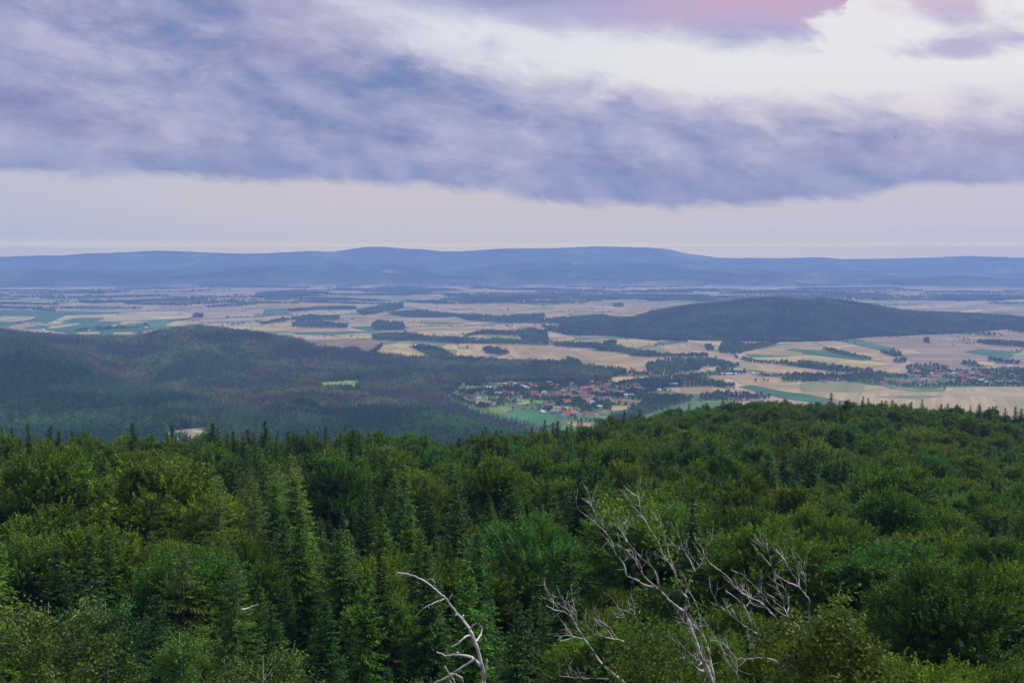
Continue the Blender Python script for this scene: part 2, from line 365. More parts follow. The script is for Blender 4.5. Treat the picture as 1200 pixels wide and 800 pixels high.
    gain = gain + X.fn('ABSOLUTE').step(45, 110) * Y.step(1, 12) * BACK
    scl = nt.nodes.new('ShaderNodeVectorMath'); scl.operation = 'SCALE'; nt.links.new(c, scl.inputs[0]); nt.links.new((gain * (10.0 * SKYG)).s, scl.inputs['Scale'])
    f = mix(nt, 0.9, sky.outputs[0], scl.outputs[0])
    below = Y.step(-3.0, -0.3)
    f = mix(nt, below, (1.2, 1.4, 2.0), f)
    nt.links.new(f, bg.inputs[0])

SUN_EL, SUN_AZ = 40.0, 62.0
ZEN, BACK, SKYG = 0.7, -0.5, 1.0
build_world()
ld = bpy.data.lights.new("sun", 'SUN'); ld.energy = 4.8; ld.angle = math.radians(8); ld.color = (1.0, 0.93, 0.84)
lo = bpy.data.objects.new("sun", ld); COL.objects.link(lo)
_a, _e2 = math.radians(SUN_AZ), math.radians(SUN_EL)
sd = Vector((math.sin(_a) * math.cos(_e2), math.cos(_a) * math.cos(_e2), math.sin(_e2)))
lo.rotation_euler = sd.to_track_quat('Z', 'Y').to_euler(); lo.location = (0, -50, 500)
SC.view_settings.view_transform = 'Standard'; SC.view_settings.look = 'None'; SC.view_settings.exposure = 0.0; SC.view_settings.gamma = 1.0
SC.render.engine = 'CYCLES'
cy = SC.cycles; cy.use_denoising = True; cy.max_bounces = 5; cy.diffuse_bounces = 3; cy.transmission_bounces = 3; cy.volume_bounces = 1; cy.glossy_bounces = 1; cy.use_adaptive_sampling = True
cy.adaptive_threshold = 0.01; cy.caustics_reflective = False; cy.caustics_refractive = False

# ------------------------------------------------------------------ haze
def build_haze():
    m, nt, out = node_mat('haze_air')
    v = nt.nodes.new('ShaderNodeVolumePrincipled'); v.inputs['Color'].default_value = HAZE_C; v.inputs['Density'].default_value = HAZE_D
    v.inputs['Anisotropy'].default_value = 0.0
    nt.links.new(v.outputs[0], out.inputs['Volume'])
    a, lo_, hi = 22900.0, -10.0, HAZE_TOP
    V = [(x, y, z) for z in (lo_, hi) for x, y in ((-a, -a), (a, -a), (a, a), (-a, a))]
    Fq = [(3, 2, 1, 0), (4, 5, 6, 7), (0, 1, 5, 4), (1, 2, 6, 5), (2, 3, 7, 6), (3, 0, 4, 7)]
    link('haze', mk_mesh('haze', V, Fq, m), kind='stuff', label='blue evening haze lying over the wide valley')
HAZE_TOP = float(HT.max()) + 8
HAZE_C, HAZE_D = (0.265, 0.425, 0.84, 1), 8.4e-5
build_haze()

# ------------------------------------------------------------------ woods on the hills: where the ground is forest
WOOD_W = [(-60, 378), (0, 385), (60, 390), (100, 396), (130, 397), (190, 389), (230, 386), (300, 393), (350, 402), (370, 410), (420, 416), (480, 422), (520, 421), (600, 428),
          (650, 427), (690, 434), (718, 441), (716, 447), (668, 449), (620, 447), (567, 449), (540, 452), (512, 461), (530, 475), (560, 489), (600, 498), (640, 506), (640, 540), (-60, 540)]
CLEARINGS = [[(372, 449), (420, 445.5), (424, 452), (414, 458), (384, 458), (374, 455)], [(194, 507), (210, 503), (243, 501), (246, 520), (194, 520)],
             [(258, 411), (288, 413), (292, 424), (275, 432), (256, 424)], [(332, 480), (352, 473), (382, 484), (396, 499), (340, 496)], [(510, 453), (526, 449), (532, 452), (527, 456), (512, 457)]]
def wood_mask(x, y, z):
    px, py = project(x, y, z); r = np.hypot(x, y)
    m = inpoly(px, py, WOOD_W) & (r > 1150) & (r < 4300)
    for i, c in enumerate(CLEARINGS):
        if i not in (2, 3): m &= ~inpoly(px, py, c)
    th = np.arctan2(x, y)
    ft = np.interp(th, TH, E_FT); cr = np.interp(th, TH, E_CR)
    me = (px > 655) & (r > ft) & (r < cr + 500) & (th < _eth[-1])
    return m | me

# ------------------------------------------------------------------ ground sheet
def ground_mat():
    m, nt, out = node_mat('valley_ground')
    geo = nt.nodes.new('ShaderNodeNewGeometry'); sep = nt.nodes.new('ShaderNodeSeparateXYZ'); nt.links.new(geo.outputs['Position'], sep.inputs[0])
    x, y = E(nt, sep.outputs[0]), E(nt, sep.outputs[1])
    wv = noise(nt, xyz(nt, x * 0.0003, y * 0.0003, 0.0), 1.0, 2)
    wv2 = noise(nt, xyz(nt, x * 0.0003, y * 0.0003, 7.0), 1.0, 2)
    xx = x * 0.94 + y * 0.34 + (wv - 0.5) * 1500.0; yy = y * 0.94 - x * 0.34 + (wv2 - 0.5) * 1500.0
    def vor(sx, sy, seed):
        n = nt.nodes.new('ShaderNodeTexVoronoi'); n.feature = 'F1'; n.distance = 'CHEBYCHEV'; n.inputs['Scale'].default_value = 1.0
        nt.links.new(xyz(nt, xx * sx, yy * sy, seed), n.inputs['Vector']); s = nt.nodes.new('ShaderNodeSeparateColor'); nt.links.new(n.outputs['Color'], s.inputs[0])
        return E(nt, s.outputs[0]), E(nt, s.outputs[1])
    a, a2 = vor(1 / 400, 1 / 300, 0.5); b, b2 = vor(1 / 600, 1 / 120, 3.5)
    sel = a * 0.6 + b * 0.4
    def ramp(f, stops):
        n = nt.nodes.new('ShaderNodeValToRGB'); n.color_ramp.interpolation = 'CONSTANT'
        while len(n.color_ramp.elements) < len(stops): n.color_ramp.elements.new(1.0)
        for e, (p, c) in zip(n.color_ramp.elements, stops): e.position = p
        for e, (p, c) in zip(n.color_ramp.elements, stops): e.color = (*c, 1)
        nt.links.new(f.s, n.inputs[0]); return n.outputs[0]
    f = ramp(sel, [(0.0, (.05, .11, .05)), (0.22, (.27, .195, .14)), (0.32, (.08, .14, .06)), (0.38, (.33, .245, .155)), (0.48, (.25, .175, .13)), (0.55, (.36, .28, .18)), (0.60, (.15, .115, .085)),
                   (0.65, (.29, .215, .16)), (0.74, (.06, .115, .06)), (0.82, (.31, .24, .165))])
    tex = noise(nt, xyz(nt, xx * 0.01, yy * 0.1, 0.0), 1.0, 6, 0.6)
    f = mix(nt, tex.step(0.3, 0.7) * 0.25, f, (.30, .24, .17))
    # meadow green close in (the village bowl), wood floor under the trees
    at = nt.nodes.new('ShaderNodeAttribute'); at.attribute_name = 'wood'; wood = E(nt, at.outputs['Fac'])
    at2 = nt.nodes.new('ShaderNodeAttribute'); at2.attribute_name = 'meadow'; mead = E(nt, at2.outputs['Fac'])
    gn = noise(nt, xyz(nt, x * 0.012, y * 0.012, 0.0), 1.0, 5, 0.6)
    g = mix(nt, gn.step(0.35, 0.6), (.045, .10, .03), (.085, .135, .045))
    f = mix(nt, mead, f, g)
    wn = noise(nt, xyz(nt, x * 0.004, y * 0.004, 0.0), 1.0, 8, 0.7)
    wf = mix(nt, wn.step(0.35, 0.65), (.022, .035, .018), (.045, .06, .032))
    wn2 = noise(nt, xyz(nt, x * 0.0016, y * 0.0011, 3.0), 1.0, 6, 0.6)
    fardist = (x * x + y * y).fn('SQRT').step(11500.0, 12500.0)
    wf = mix(nt, fardist, wf, mix(nt, wn2.step(0.45, 0.62), (.018, .03, .02), mix(nt, wn2.step(0.60, 0.66), (.06, .085, .045), (.20, .17, .11))))
    f = mix(nt, wood, f, wf)
    p = nt.nodes.new('ShaderNodeBsdfPrincipled'); nt.links.new(f, p.inputs['Base Color']); p.inputs['Roughness'].default_value = 0.95; p.inputs['Specular IOR Level'].default_value = 0.1
    nt.links.new(p.outputs[0], out.inputs[0]); return m

def build_ground():
    side = np.radians(np.arange(44, 317, 4.0))
    th = np.concatenate([TH, side]); nt_, nr = len(th), len(RR)
    H = np.concatenate([HT, np.stack([HT[-1] * (1 - t) + HT[0] * t for t in np.linspace(0, 1, len(side))])])
    r2, t2 = np.meshgrid(RR, th)
    X = r2 * np.sin(t2); Y = r2 * np.cos(t2)
    V = np.stack([X, Y, H], -1).reshape(-1, 3)
    i = np.arange(nt_)[:, None]; j = np.arange(nr - 1)[None]; i2 = (i + 1) % nt_
    Fq = np.stack([i * nr + j, i * nr + j + 1, i2 * nr + j + 1, i2 * nr + j], -1).reshape(-1, 4)
    px, py = project(X, Y, H)
    w = wood_mask(X, Y, H).astype(float)
    w = np.maximum(w, (r2 < 1200))
    far = (sst(H, 6, 24) * sst(r2, 12200, 12700))
    w = np.maximum(w, far)
    m = sst(r2, 1900, 2000) * (1 - sst(r2, 3000, 3400)) * (px < 850)
    me = mk_mesh('ground', V, Fq, ground_mat(), {'wood': ('POINT', w.ravel()), 'meadow': ('POINT', m.ravel())}, smooth=True)
    link('ground', me, kind='structure', label='wide farmland plain with forest floor and far wooded ranges')
build_ground()

# ------------------------------------------------------------------ fields
STRAW, PALE, TAN, PINK, MAUVE, BROWN = (.36, .275, .115), (.365, .30, .16), (.31, .222, .118), (.295, .198, .12), (.24, .172, .13), (.18, .125, .08)
GREEN, TEAL, LIME, OLIVE = (.07, .15, .045), (.04, .115, .06), (.19, .28, .075), (.15, .19, .065)
def Z(ox, oy, s, pts): return [(ox + a * s, oy + b * s) for a, b in pts]
A_ = lambda *p: Z(0, 360, 250 / 1200, p)
B_ = lambda *p: Z(230, 380, 250 / 1200, p)
C_ = lambda *p: Z(450, 380, 270 / 1200, p)
D_ = lambda *p: Z(700, 340, 260 / 1200, p)
E_ = lambda *p: Z(940, 340, 260 / 1200, p)
G_ = lambda *p: Z(300, 290, .25, p)
H_ = lambda *p: Z(560, 290, .25, p)
FIELDS = [
    # big background sheets first, smaller ones on top
    (E_((300, 262), (420, 245), (650, 232), (860, 240), (1010, 215), (1230, 195), (1230, 405), (950, 402), (800, 425), (600, 405), (540, 340), (420, 300)), MAUVE),
    (D_((0, 328), (170, 350), (260, 362), (530, 362), (560, 385), (400, 395), (260, 405), (230, 440), (80, 435), (0, 400)), TAN),
    (C_((345, 100), (480, 98), (700, 105), (840, 120), (1120, 142), (1120, 218), (1020, 200), (930, 185), (700, 180), (640, 155), (520, 125), (500, 150), (440, 165), (350, 155), (300, 115)), TAN),
    (E_((420, 462), (560, 440), (780, 432), (1000, 428), (1250, 420), (1250, 530), (1000, 526), (780, 530), (600, 530), (430, 515)), (.075, .125, .045)),
    (E_((240, 470), (420, 462), (430, 520), (250, 500)), (.075, .125, .045)),
    (A_((-40, 15), (380, 20), (760, 30), (1090, 55), (1000, 110), (860, 125), (700, 155), (540, 165), (400, 150), (240, 125), (0, 110), (-40, 110)), TEAL),
    (A_((-40, 50), (0, 50), (200, 52), (190, 66), (100, 80), (-40, 82)), PALE),
    (A_((50, 107), (150, 84), (240, 85), (220, 100), (120, 118), (60, 117)), PINK),
    (A_((200, 98), (290, 84), (370, 45), (600, 40), (700, 32), (1060, 28), (1085, 50), (1060, 60), (860, 72), (660, 80), (550, 78), (590, 58), (420, 60), (330, 84), (370, 85), (290, 105)), PALE),
    (A_((262, 120), (290, 105), (450, 88), (440, 97), (330, 117)), PALE),
    (A_((600, 112), (700, 80), (850, 80), (840, 92), (720, 92), (650, 112)), PALE),
    (A_((700, 97), (930, 70), (985, 80), (910, 112), (720, 118)), GREEN),
    (A_((930, 100), (990, 78), (1070, 75), (1050, 100), (950, 108)), STRAW),
    (A_((430, 142), (560, 137), (560, 150), (440, 152)), STRAW),
    (A_((630, 142), (750, 140), (740, 152), (650, 154)), STRAW),
    (B_((60, 15), (170, 12), (520, 0), (540, 15), (400, 34), (200, 24)), PALE),
    (B_((455, 40), (600, 15), (760, 25), (920, 38), (560, 44)), PINK),
    (B_((530, 46), (940, 40), (1160, 48), (1100, 57), (780, 64), (570, 58)), TEAL),
    (B_((770, 70), (900, 57), (1150, 52), (1170, 64), (1020, 80), (850, 84)), PALE),
    (B_((552, 102), (700, 88), (1020, 85), (1115, 100), (1040, 115), (1020, 140), (975, 172), (900, 165), (780, 150), (690, 138), (590, 116)), BROWN),
    (B_((1005, 172), (1050, 120), (1110, 110), (1210, 105), (1210, 178)), STRAW),
    (C_((0, 130), (80, 97), (190, 108), (215, 150), (222, 168), (120, 162), (0, 152)), STRAW),
    (C_((320, 108), (430, 118), (470, 150), (420, 168), (350, 158)), STRAW),
    (B_((668, 325), (905, 308), (915, 325), (938, 352), (880, 368), (740, 374), (690, 366)), LIME),
    (A_((935, 705), (1000, 692), (1120, 680), (1165, 682), (1165, 745), (960, 760)), (.27, .26, .13)),
    (C_((510, 55), (560, 50), (700, 60), (690, 75), (560, 77)), OLIVE),
    (C_((300, 45), (480, 30), (620, 22), (640, 30), (520, 40), (420, 62), (300, 62)), PALE),
    (C_((525, 301), (690, 297), (695, 309), (530, 312)), STRAW),
    (C_((970, 284), (1060, 280), (1115, 305), (1080, 309), (1010, 302)), STRAW),
    (C_((1080, 284), (1220, 275), (1320, 268), (1310, 284), (1200, 302), (1130, 302)), STRAW),
    (C_((590, 480), (620, 462), (700, 448), (860, 455), (950, 478), (960, 500), (900, 516), (830, 536), (760, 512), (690, 492)), (.05, .17, .06)),
    (C_((285, 338), (330, 310), (380, 315), (370, 338)), GREEN),
    (C_((525, 380), (600, 378), (590, 393), (540, 393)), STRAW),
    (C_((410, 400), (520, 398), (590, 408), (560, 422), (440, 415)), PINK),
    (C_((690, 410), (760, 405), (765, 417), (700, 419)), PINK),
    (C_((610, 383), (750, 393), (850, 403), (860, 415), (770, 412), (620, 395)), LIME),
    (C_((780, 405), (900, 408), (900, 420), (800, 418)), GREEN),
    (C_((870, 425), (1000, 432), (1030, 450), (960, 455), (880, 452)), LIME),
    (C_((1000, 468), (1060, 462), (1190, 478), (1150, 508), (1010, 505)), GREEN),
    (C_((945, 510), (1100, 514), (1080, 535), (980, 532)), PINK),
    (C_((540, 440), (640, 430), (680, 445), (600, 470), (560, 465)), OLIVE),
    (D_((425, 240), (560, 225), (680, 262), (662, 300), (655, 330), (600, 312), (490, 287), (480, 262)), STRAW),
    (D_((250, 312), (330, 300), (490, 286), (620, 330), (740, 358), (560, 352), (330, 345), (260, 327)), TAN),
    (D_((0, 290), (60, 270), (270, 265), (325, 277), (305, 297), (200, 312), (100, 307)), STRAW),
    (D_((-30, 265), (60, 262), (70, 270), (0, 288), (-60, 285)), OLIVE),
    (D_((325, 275), (345, 262), (400, 256), (415, 264), (350, 280)), STRAW),
    (D_((310, 298), (330, 280), (470, 262), (487, 278), (330, 300)), TEAL),
    (D_((735, 282), (900, 265), (970, 280), (830, 307)), PINK),
    (D_((800, 337), (1000, 300), (1150, 285), (1320, 320), (1500, 350), (1550, 380), (1400, 400), (1200, 397), (1050, 397), (870, 385), (800, 365)), TAN),
    (D_((800, 345), (1120, 358), (1100, 369), (820, 365)), GREEN),
    (D_((1010, 325), (1060, 316), (1200, 328), (1240, 345), (1200, 349)), TEAL),
    (D_((830, 369), (1200, 353), (1210, 395), (1050, 397), (870, 385)), STRAW),
    (D_((565, 387), (780, 388), (1000, 405), (1250, 437), (1250, 462), (1050, 457), (900, 440), (770, 420), (640, 380)), TAN),
    (D_((0, 475), (440, 462), (430, 479), (220, 487), (100, 507), (0, 502)), STRAW),
    (D_((470, 490), (650, 488), (662, 507), (500, 513)), PINK),
    (D_((555, 420), (680, 410), (730, 430), (610, 438)), TAN),
    (D_((340, 532), (620, 522), (760, 545), (935, 567), (640, 567), (500, 564), (380, 547)), PINK),
    (D_((720, 470), (800, 464), (1000, 475), (990, 502), (850, 517), (780, 507)), TAN),
    (D_((840, 516), (1000, 500), (1280, 492), (1280, 590), (1000, 548)), TAN),
    (D_((765, 522), (840, 514), (1000, 548), (1250, 580), (1250, 620), (1000, 585), (850, 548)), TEAL),
    (D_((430, 575), (500, 572), (520, 592), (440, 602)), TAN),
    (D_((560, 600), (750, 590), (800, 596), (700, 606), (590, 612)), LIME),
    (D_((60, 602), (150, 592), (258, 605), (200, 625), (80, 622)), BROWN),
    (D_((68, 627), (200, 625), (240, 615), (160, 647), (80, 657)), STRAW),
    (D_((440, 450), (580, 445), (570, 466), (450, 463)), GREEN),
    (E_((165, 277), (290, 262), (430, 300), (505, 315), (440, 327), (300, 302)), TEAL),
    (E_((60, 282), (160, 272), (300, 300), (420, 328), (545, 365), (480, 397), (380, 375), (150, 312)), TAN),
    (E_((0, 325), (130, 330), (385, 375), (330, 384), (0, 347)), TEAL),
    (E_((-10, 367), (70, 355), (330, 384), (500, 400), (320, 422), (-10, 382)), STRAW),
    (E_((490, 327), (600, 320), (645, 345), (540, 347)), STRAW),
    (E_((875, 337), (960, 318), (1185, 337), (1110, 372)), TEAL),
    (E_((940, 387), (1060, 385), (1030, 412), (960, 407)), STRAW),
    (E_((1130, 345), (1230, 340), (1230, 352), (1150, 354)), LIME),
    (E_((0, 432), (250, 450), (240, 472), (120, 467), (0, 447)), TAN),
    (E_((405, 437), (520, 425), (565, 442), (550, 455)), TAN),
    (E_((-30, 500), (300, 503), (430, 530), (600, 550), (780, 528), (1250, 522), (1250, 700), (900, 660), (420, 630), (150, 590), (0, 560)), (.30, .23, .135)),
    (E_((380, 577), (600, 570), (780, 575), (640, 592), (480, 590)), MAUVE),
    (E_((800, 552), (1000, 545), (1250, 560), (1250, 580), (900, 572)), (.28, .225, .14)),
    (E_((540, 532), (770, 535), (770, 551), (600, 552)), GREEN),
    (E_((430, 520), (600, 530), (620, 545), (520, 540)), OLIVE),
    (E_((1080, 485), (1230, 480), (1230, 500), (1120, 502)), LIME),
    (E_((780, 127), (960, 98), (985, 105), (940, 125), (800, 132)), PALE),
    (E_((980, 105), (1200, 98), (1230, 105), (1230, 118), (1000, 112)), TAN),
    (E_((420, 30), (700, 25), (820, 40), (560, 50)), TAN),
    (G_((170, 310), (300, 297), (475, 295), (470, 308), (300, 320), (180, 322)), PALE),
    (G_((0, 260), (200, 250), (450, 270), (400, 287), (150, 292), (0, 282)), PINK),
    (G_((-20, 330), (150, 318), (155, 350), (30, 364)), PINK),
    (G_((30, 362), (170, 352), (165, 370), (50, 374)), STRAW),
    (G_((40, 290), (150, 285), (150, 315), (30, 322)), TEAL),
    (G_((360, 414), (480, 402), (680, 405), (560, 425), (440, 432)), STRAW),
    (G_((400, 330), (560, 335), (720, 330), (640, 360), (440, 360)), TAN),
    (G_((700, 347), (900, 340), (1050, 370), (1040, 387), (760, 390), (690, 372)), TAN),
    (G_((750, 352), (900, 350), (980, 356), (800, 360)), TEAL),
    (G_((760, 400), (880, 400), (905, 420), (770, 422)), STRAW),
    (G_((440, 372), (620, 368), (720, 390), (520, 392)), TEAL),
    (H_((-20, 262), (330, 252), (660, 270), (940, 272), (780, 322), (700, 337), (480, 322), (150, 332), (-20, 318)), TAN),
    (H_((150, 262), (420, 255), (520, 264), (300, 272)), TEAL),
    (H_((-20, 382), (250, 365), (560, 368), (540, 382), (350, 392), (60, 388)), PINK),
    (H_((330, 437), (450, 422), (450, 433), (350, 447)), STRAW),
]
def field_mat(base, seed):
    m, nt, out = node_mat('field_soil')
    geo = nt.nodes.new('ShaderNodeNewGeometry'); mp = nt.nodes.new('ShaderNodeMapping'); mp.inputs['Rotation'].default_value = (0, 0, seed * 1.7)
    nt.links.new(geo.outputs['Position'], mp.inputs[0])
    s2 = nt.nodes.new('ShaderNodeSeparateXYZ'); nt.links.new(mp.outputs[0], s2.inputs[0]); x, y = E(nt, s2.outputs[0]), E(nt, s2.outputs[1])
    big = noise(nt, xyz(nt, x * 0.004, y * 0.012, seed), 1.0, 6, 0.6)
    wn = nt.nodes.new('ShaderNodeTexWhiteNoise'); wn.noise_dimensions = '1D'
    nt.links.new(((y * 0.0120 + (big - 0.5) * 0.12 + seed * 3.1).fn('FLOOR') + (x * 0.0030 + seed).fn('FLOOR') * 17.0 + seed).s, wn.inputs['W']); wv = E(nt, wn.outputs['Value'])
    ln = noise(nt, xyz(nt, x * 0.002, y * 0.07, seed), 1.0, 4, 0.6)
    c = mix(nt, big.step(0.35, 0.65), tuple(v * 0.78 for v in base), tuple(min(.6, v * 1.15) for v in base))
    strip = noise(nt, xyz(nt, x * 0.0004, y * 0.017, seed + 3), 1.0, 1, 0.5)
    if base[0] > base[1]: c = mix(nt, wv.step(0.90, 0.905) * 0.75, c, (.09, .15, .05))
    c = mix(nt, wv.step(0.55, 0.6) * (1.0 - wv.step(0.90, 0.905)) * 0.75, c, tuple(min(.6, v * q) for v, q in zip(base, (1.22, 1.22, 1.12))))
    c = mix(nt, (1.0 - wv.step(0.22, 0.26)) * 0.75, c, tuple(v * q for v, q in zip(base, (.70, .82, .70))))
    c = mix(nt, strip.step(0.52, 0.56) * 0.6, c, tuple(v * q for v, q in zip(base, (.72, .84, .66))))
    c = mix(nt, ln.step(0.4, 0.7) * 0.6, c, tuple(v * 0.68 for v in base))
    p = nt.nodes.new('ShaderNodeBsdfPrincipled'); nt.links.new(c, p.inputs['Base Color']); p.inputs['Roughness'].default_value = 0.95; p.inputs['Specular IOR Level'].default_value = 0.1
    nt.links.new(p.outputs[0], out.inputs[0]); return m
FMATS = {}
CNAME = {STRAW: 'straw coloured stubble field', PALE: 'pale straw field', TAN: 'tan harvested field', PINK: 'pinkish bare field', MAUVE: 'mauve brown field', BROWN: 'brown ploughed field', GREEN: 'green meadow',
         TEAL: 'blue green crop field', LIME: 'light green meadow', OLIVE: 'olive pasture'}
def build_fields():
    for k, (poly, c) in enumerate(FIELDS):
        key = (c, k % 5)
        if key not in FMATS: FMATS[key] = field_mat(c, k % 5 + len(FMATS) * .37)
        # densify the outline, add points inside, drape over the ground
        pts = []
        n = len(poly)
        for i in range(n):
            (x0, y0), (x1, y1) = poly[i], poly[(i + 1) % n]
            m = max(1, int(max(abs(x1 - x0) / 9, abs(y1 - y0) / 3)))
            for t in range(m): pts.append((x0 + (x1 - x0) * t / m, y0 + (y1 - y0) * t / m))
        g = on_ground([p[0] for p in pts], [p[1] for p in pts])
        r = np.hypot(g[:, 0], g[:, 1]); st = max(15.0, np.median(r) * 0.012)
        lo_, hi = g.min(0), g.max(0)
        gx, gy = np.meshgrid(np.arange(lo_[0], hi[0], st), np.arange(lo_[1], hi[1], st * 1.6))
        gx, gy = gx.ravel(), gy.ravel(); ins = inpoly(gx, gy, [(a[0], a[1]) for a in g]); gx, gy = gx[ins], gy[ins]
        vs = [Vector((a[0], a[1])) for a in g] + [Vector((a, b)) for a, b in zip(gx, gy)]
        ne = len(g)
        try: v2, _e, f2 = mgeo.delaunay_2d_cdt(vs, [], [list(range(ne))], 1, 0.01)[:3]
        except Exception: continue
        v2 = np.array([(v.x, v.y) for v in v2]); tri = [f for f in f2 if len(f) == 3]
        if not tri: continue
        z = hgt(v2[:, 0], v2[:, 1]) + 0.3 + 0.012 * k
        me = mk_mesh('field', np.column_stack([v2, z]), tri, FMATS[key], smooth=True)
        link('field', me, kind='structure', label=CNAME.get(c, 'open field') + ' in the valley')
build_fields()

# ------------------------------------------------------------------ tree shapes
def unit(v): return v / np.maximum(np.linalg.norm(v, axis=-1, keepdims=True), 1e-9)
def leaves(P, D, N, L, W, tint):
    """diamond leaf sprays: base P, long axis D, facing N"""
    D = unit(D); S = unit(np.cross(D, N)); n = len(P)
    L = np.broadcast_to(np.asarray(L, float), (n,))[:, None]; W = np.broadcast_to(np.asarray(W, float), (n,))[:, None]
    up = unit(np.cross(S, D)) * W * 0.18
    V = np.stack([P, P + D * L * .45 + S * W * .5 + up, P + D * L, P + D * L * .45 - S * W * .5 + up], 1).reshape(-1, 3)
    return V, np.arange(4 * n).reshape(n, 4), np.asarray(tint)
def tube(P, R, k=6):
    P = np.asarray(P, float); n = len(P); R = np.broadcast_to(np.asarray(R, float), (n,))
    T_ = unit(np.gradient(P, axis=0)); a = np.array([0.0, 1, 0]) if abs(T_[0][1]) < .9 else np.array([1.0, 0, 0])
    U = unit(np.cross(T_, a)); Wv = np.cross(T_, U); ang = np.arange(k) * 2 * np.pi / k
    V = (P[:, None] + R[:, None, None] * (np.cos(ang)[None, :, None] * U[:, None] + np.sin(ang)[None, :, None] * Wv[:, None])).reshape(-1, 3)
    i = np.arange(n - 1)[:, None] * k; j = np.arange(k)[None]; j2 = (j + 1) % k
    Fq = np.stack([i + j, i + j2, i + k + j2, i + k + j], -1).reshape(-1, 4)
    return V, Fq
def join(parts):
    Vs, Fs, Ts, o = [], [], [], 0
    for p in parts:
        Vs.append(p[0]); Fs.append(np.asarray(p[1]) + o); o += len(p[0])
        if len(p) > 2: Ts.append(p[2])
    return np.concatenate(Vs), np.concatenate(Fs), (np.concatenate(Ts) if Ts else None)

def beech(seed, R=4.6, HC=11.0, H=18.0, nl=34, ns=30, nleaf=24, L=.31, W=.17, lean=.25, name='beech'):
    g = np.random.default_rng(seed); c0 = np.array([0, 0, H - HC * .52])
    d = unit(g.normal(size=(nl, 3)) + np.array([0, 0, .35])); d[:, 2] = np.where(d[:, 2] < -.45, -d[:, 2] * .6, d[:, 2])
    sq = np.array([R, R, HC * .52]) * (g.uniform(.80, 1.1, 3))
    lc = c0 + d * sq * g.uniform(.60, .92, (nl, 1)); lr = g.uniform(.17, .32, nl) * R
    Lb = np.repeat(np.arange(nl), ns); n = len(Lb)
    od = unit((lc - c0) / sq)[Lb]
    q = unit(g.normal(size=(n, 3)) + od * .7 + np.array([0, 0, .45]))
    p = lc[Lb] + q * lr[Lb, None] * g.uniform(.5, 1.05, (n, 1)) * np.array([1, 1, .8])
    sd_ = unit(od * .55 + q * .5 + np.array([lean, 0, .42]) + g.normal(size=(n, 3)) * .3)
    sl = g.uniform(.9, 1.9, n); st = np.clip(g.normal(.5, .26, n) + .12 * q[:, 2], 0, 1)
    K = np.repeat(np.arange(n), nleaf); t = np.tile(np.linspace(0, 1, nleaf), n)
    P = p[K] + sd_[K] * (t * sl[K])[:, None] + g.normal(size=(len(K), 3)) * .085 * (1.2 - .7 * t)[:, None]
    D = sd_[K] * .9 + g.normal(size=(len(K), 3)) * .5
    NS = unit(g.normal(size=(n, 3)) * .5 + od * .5 + np.array([0, 0, .8])); N = NS[K] + g.normal(size=(len(K), 3)) * .4
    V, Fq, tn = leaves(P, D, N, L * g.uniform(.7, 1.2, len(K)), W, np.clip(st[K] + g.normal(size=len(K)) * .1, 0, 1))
    m = 500; dd = unit(g.normal(size=(m, 3))); PI = c0 + dd * sq * g.uniform(.2, .62, (m, 1))  # oversized dark inner leaves, added to block light through the crown
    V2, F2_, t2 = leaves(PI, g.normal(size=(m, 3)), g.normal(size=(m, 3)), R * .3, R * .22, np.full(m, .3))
    V, Fq, tn = join([(V, Fq, tn), (V2, F2_, t2)])
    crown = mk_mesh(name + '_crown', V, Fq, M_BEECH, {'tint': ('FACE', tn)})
    parts = [tube([(0, 0, 0), (.1, 0, H * .3), (0, .15, H * .6), (.1, .1, H * .86)], [.32, .26, .18, .06], 8)]
    for k in g.choice(nl, 12, replace=False):
        a = np.array([.05, .05, g.uniform(.35, .6) * H]); b = lc[k]
        parts.append(tube([a, a * .5 + b * .5 + np.array([0, 0, .5]), b], [.13, .08, .03], 5))
    V, Fq, _ = join(parts); trunk = mk_mesh(name + '_trunk', V, Fq, M_BARK, smooth=True)
    return crown, trunk, H

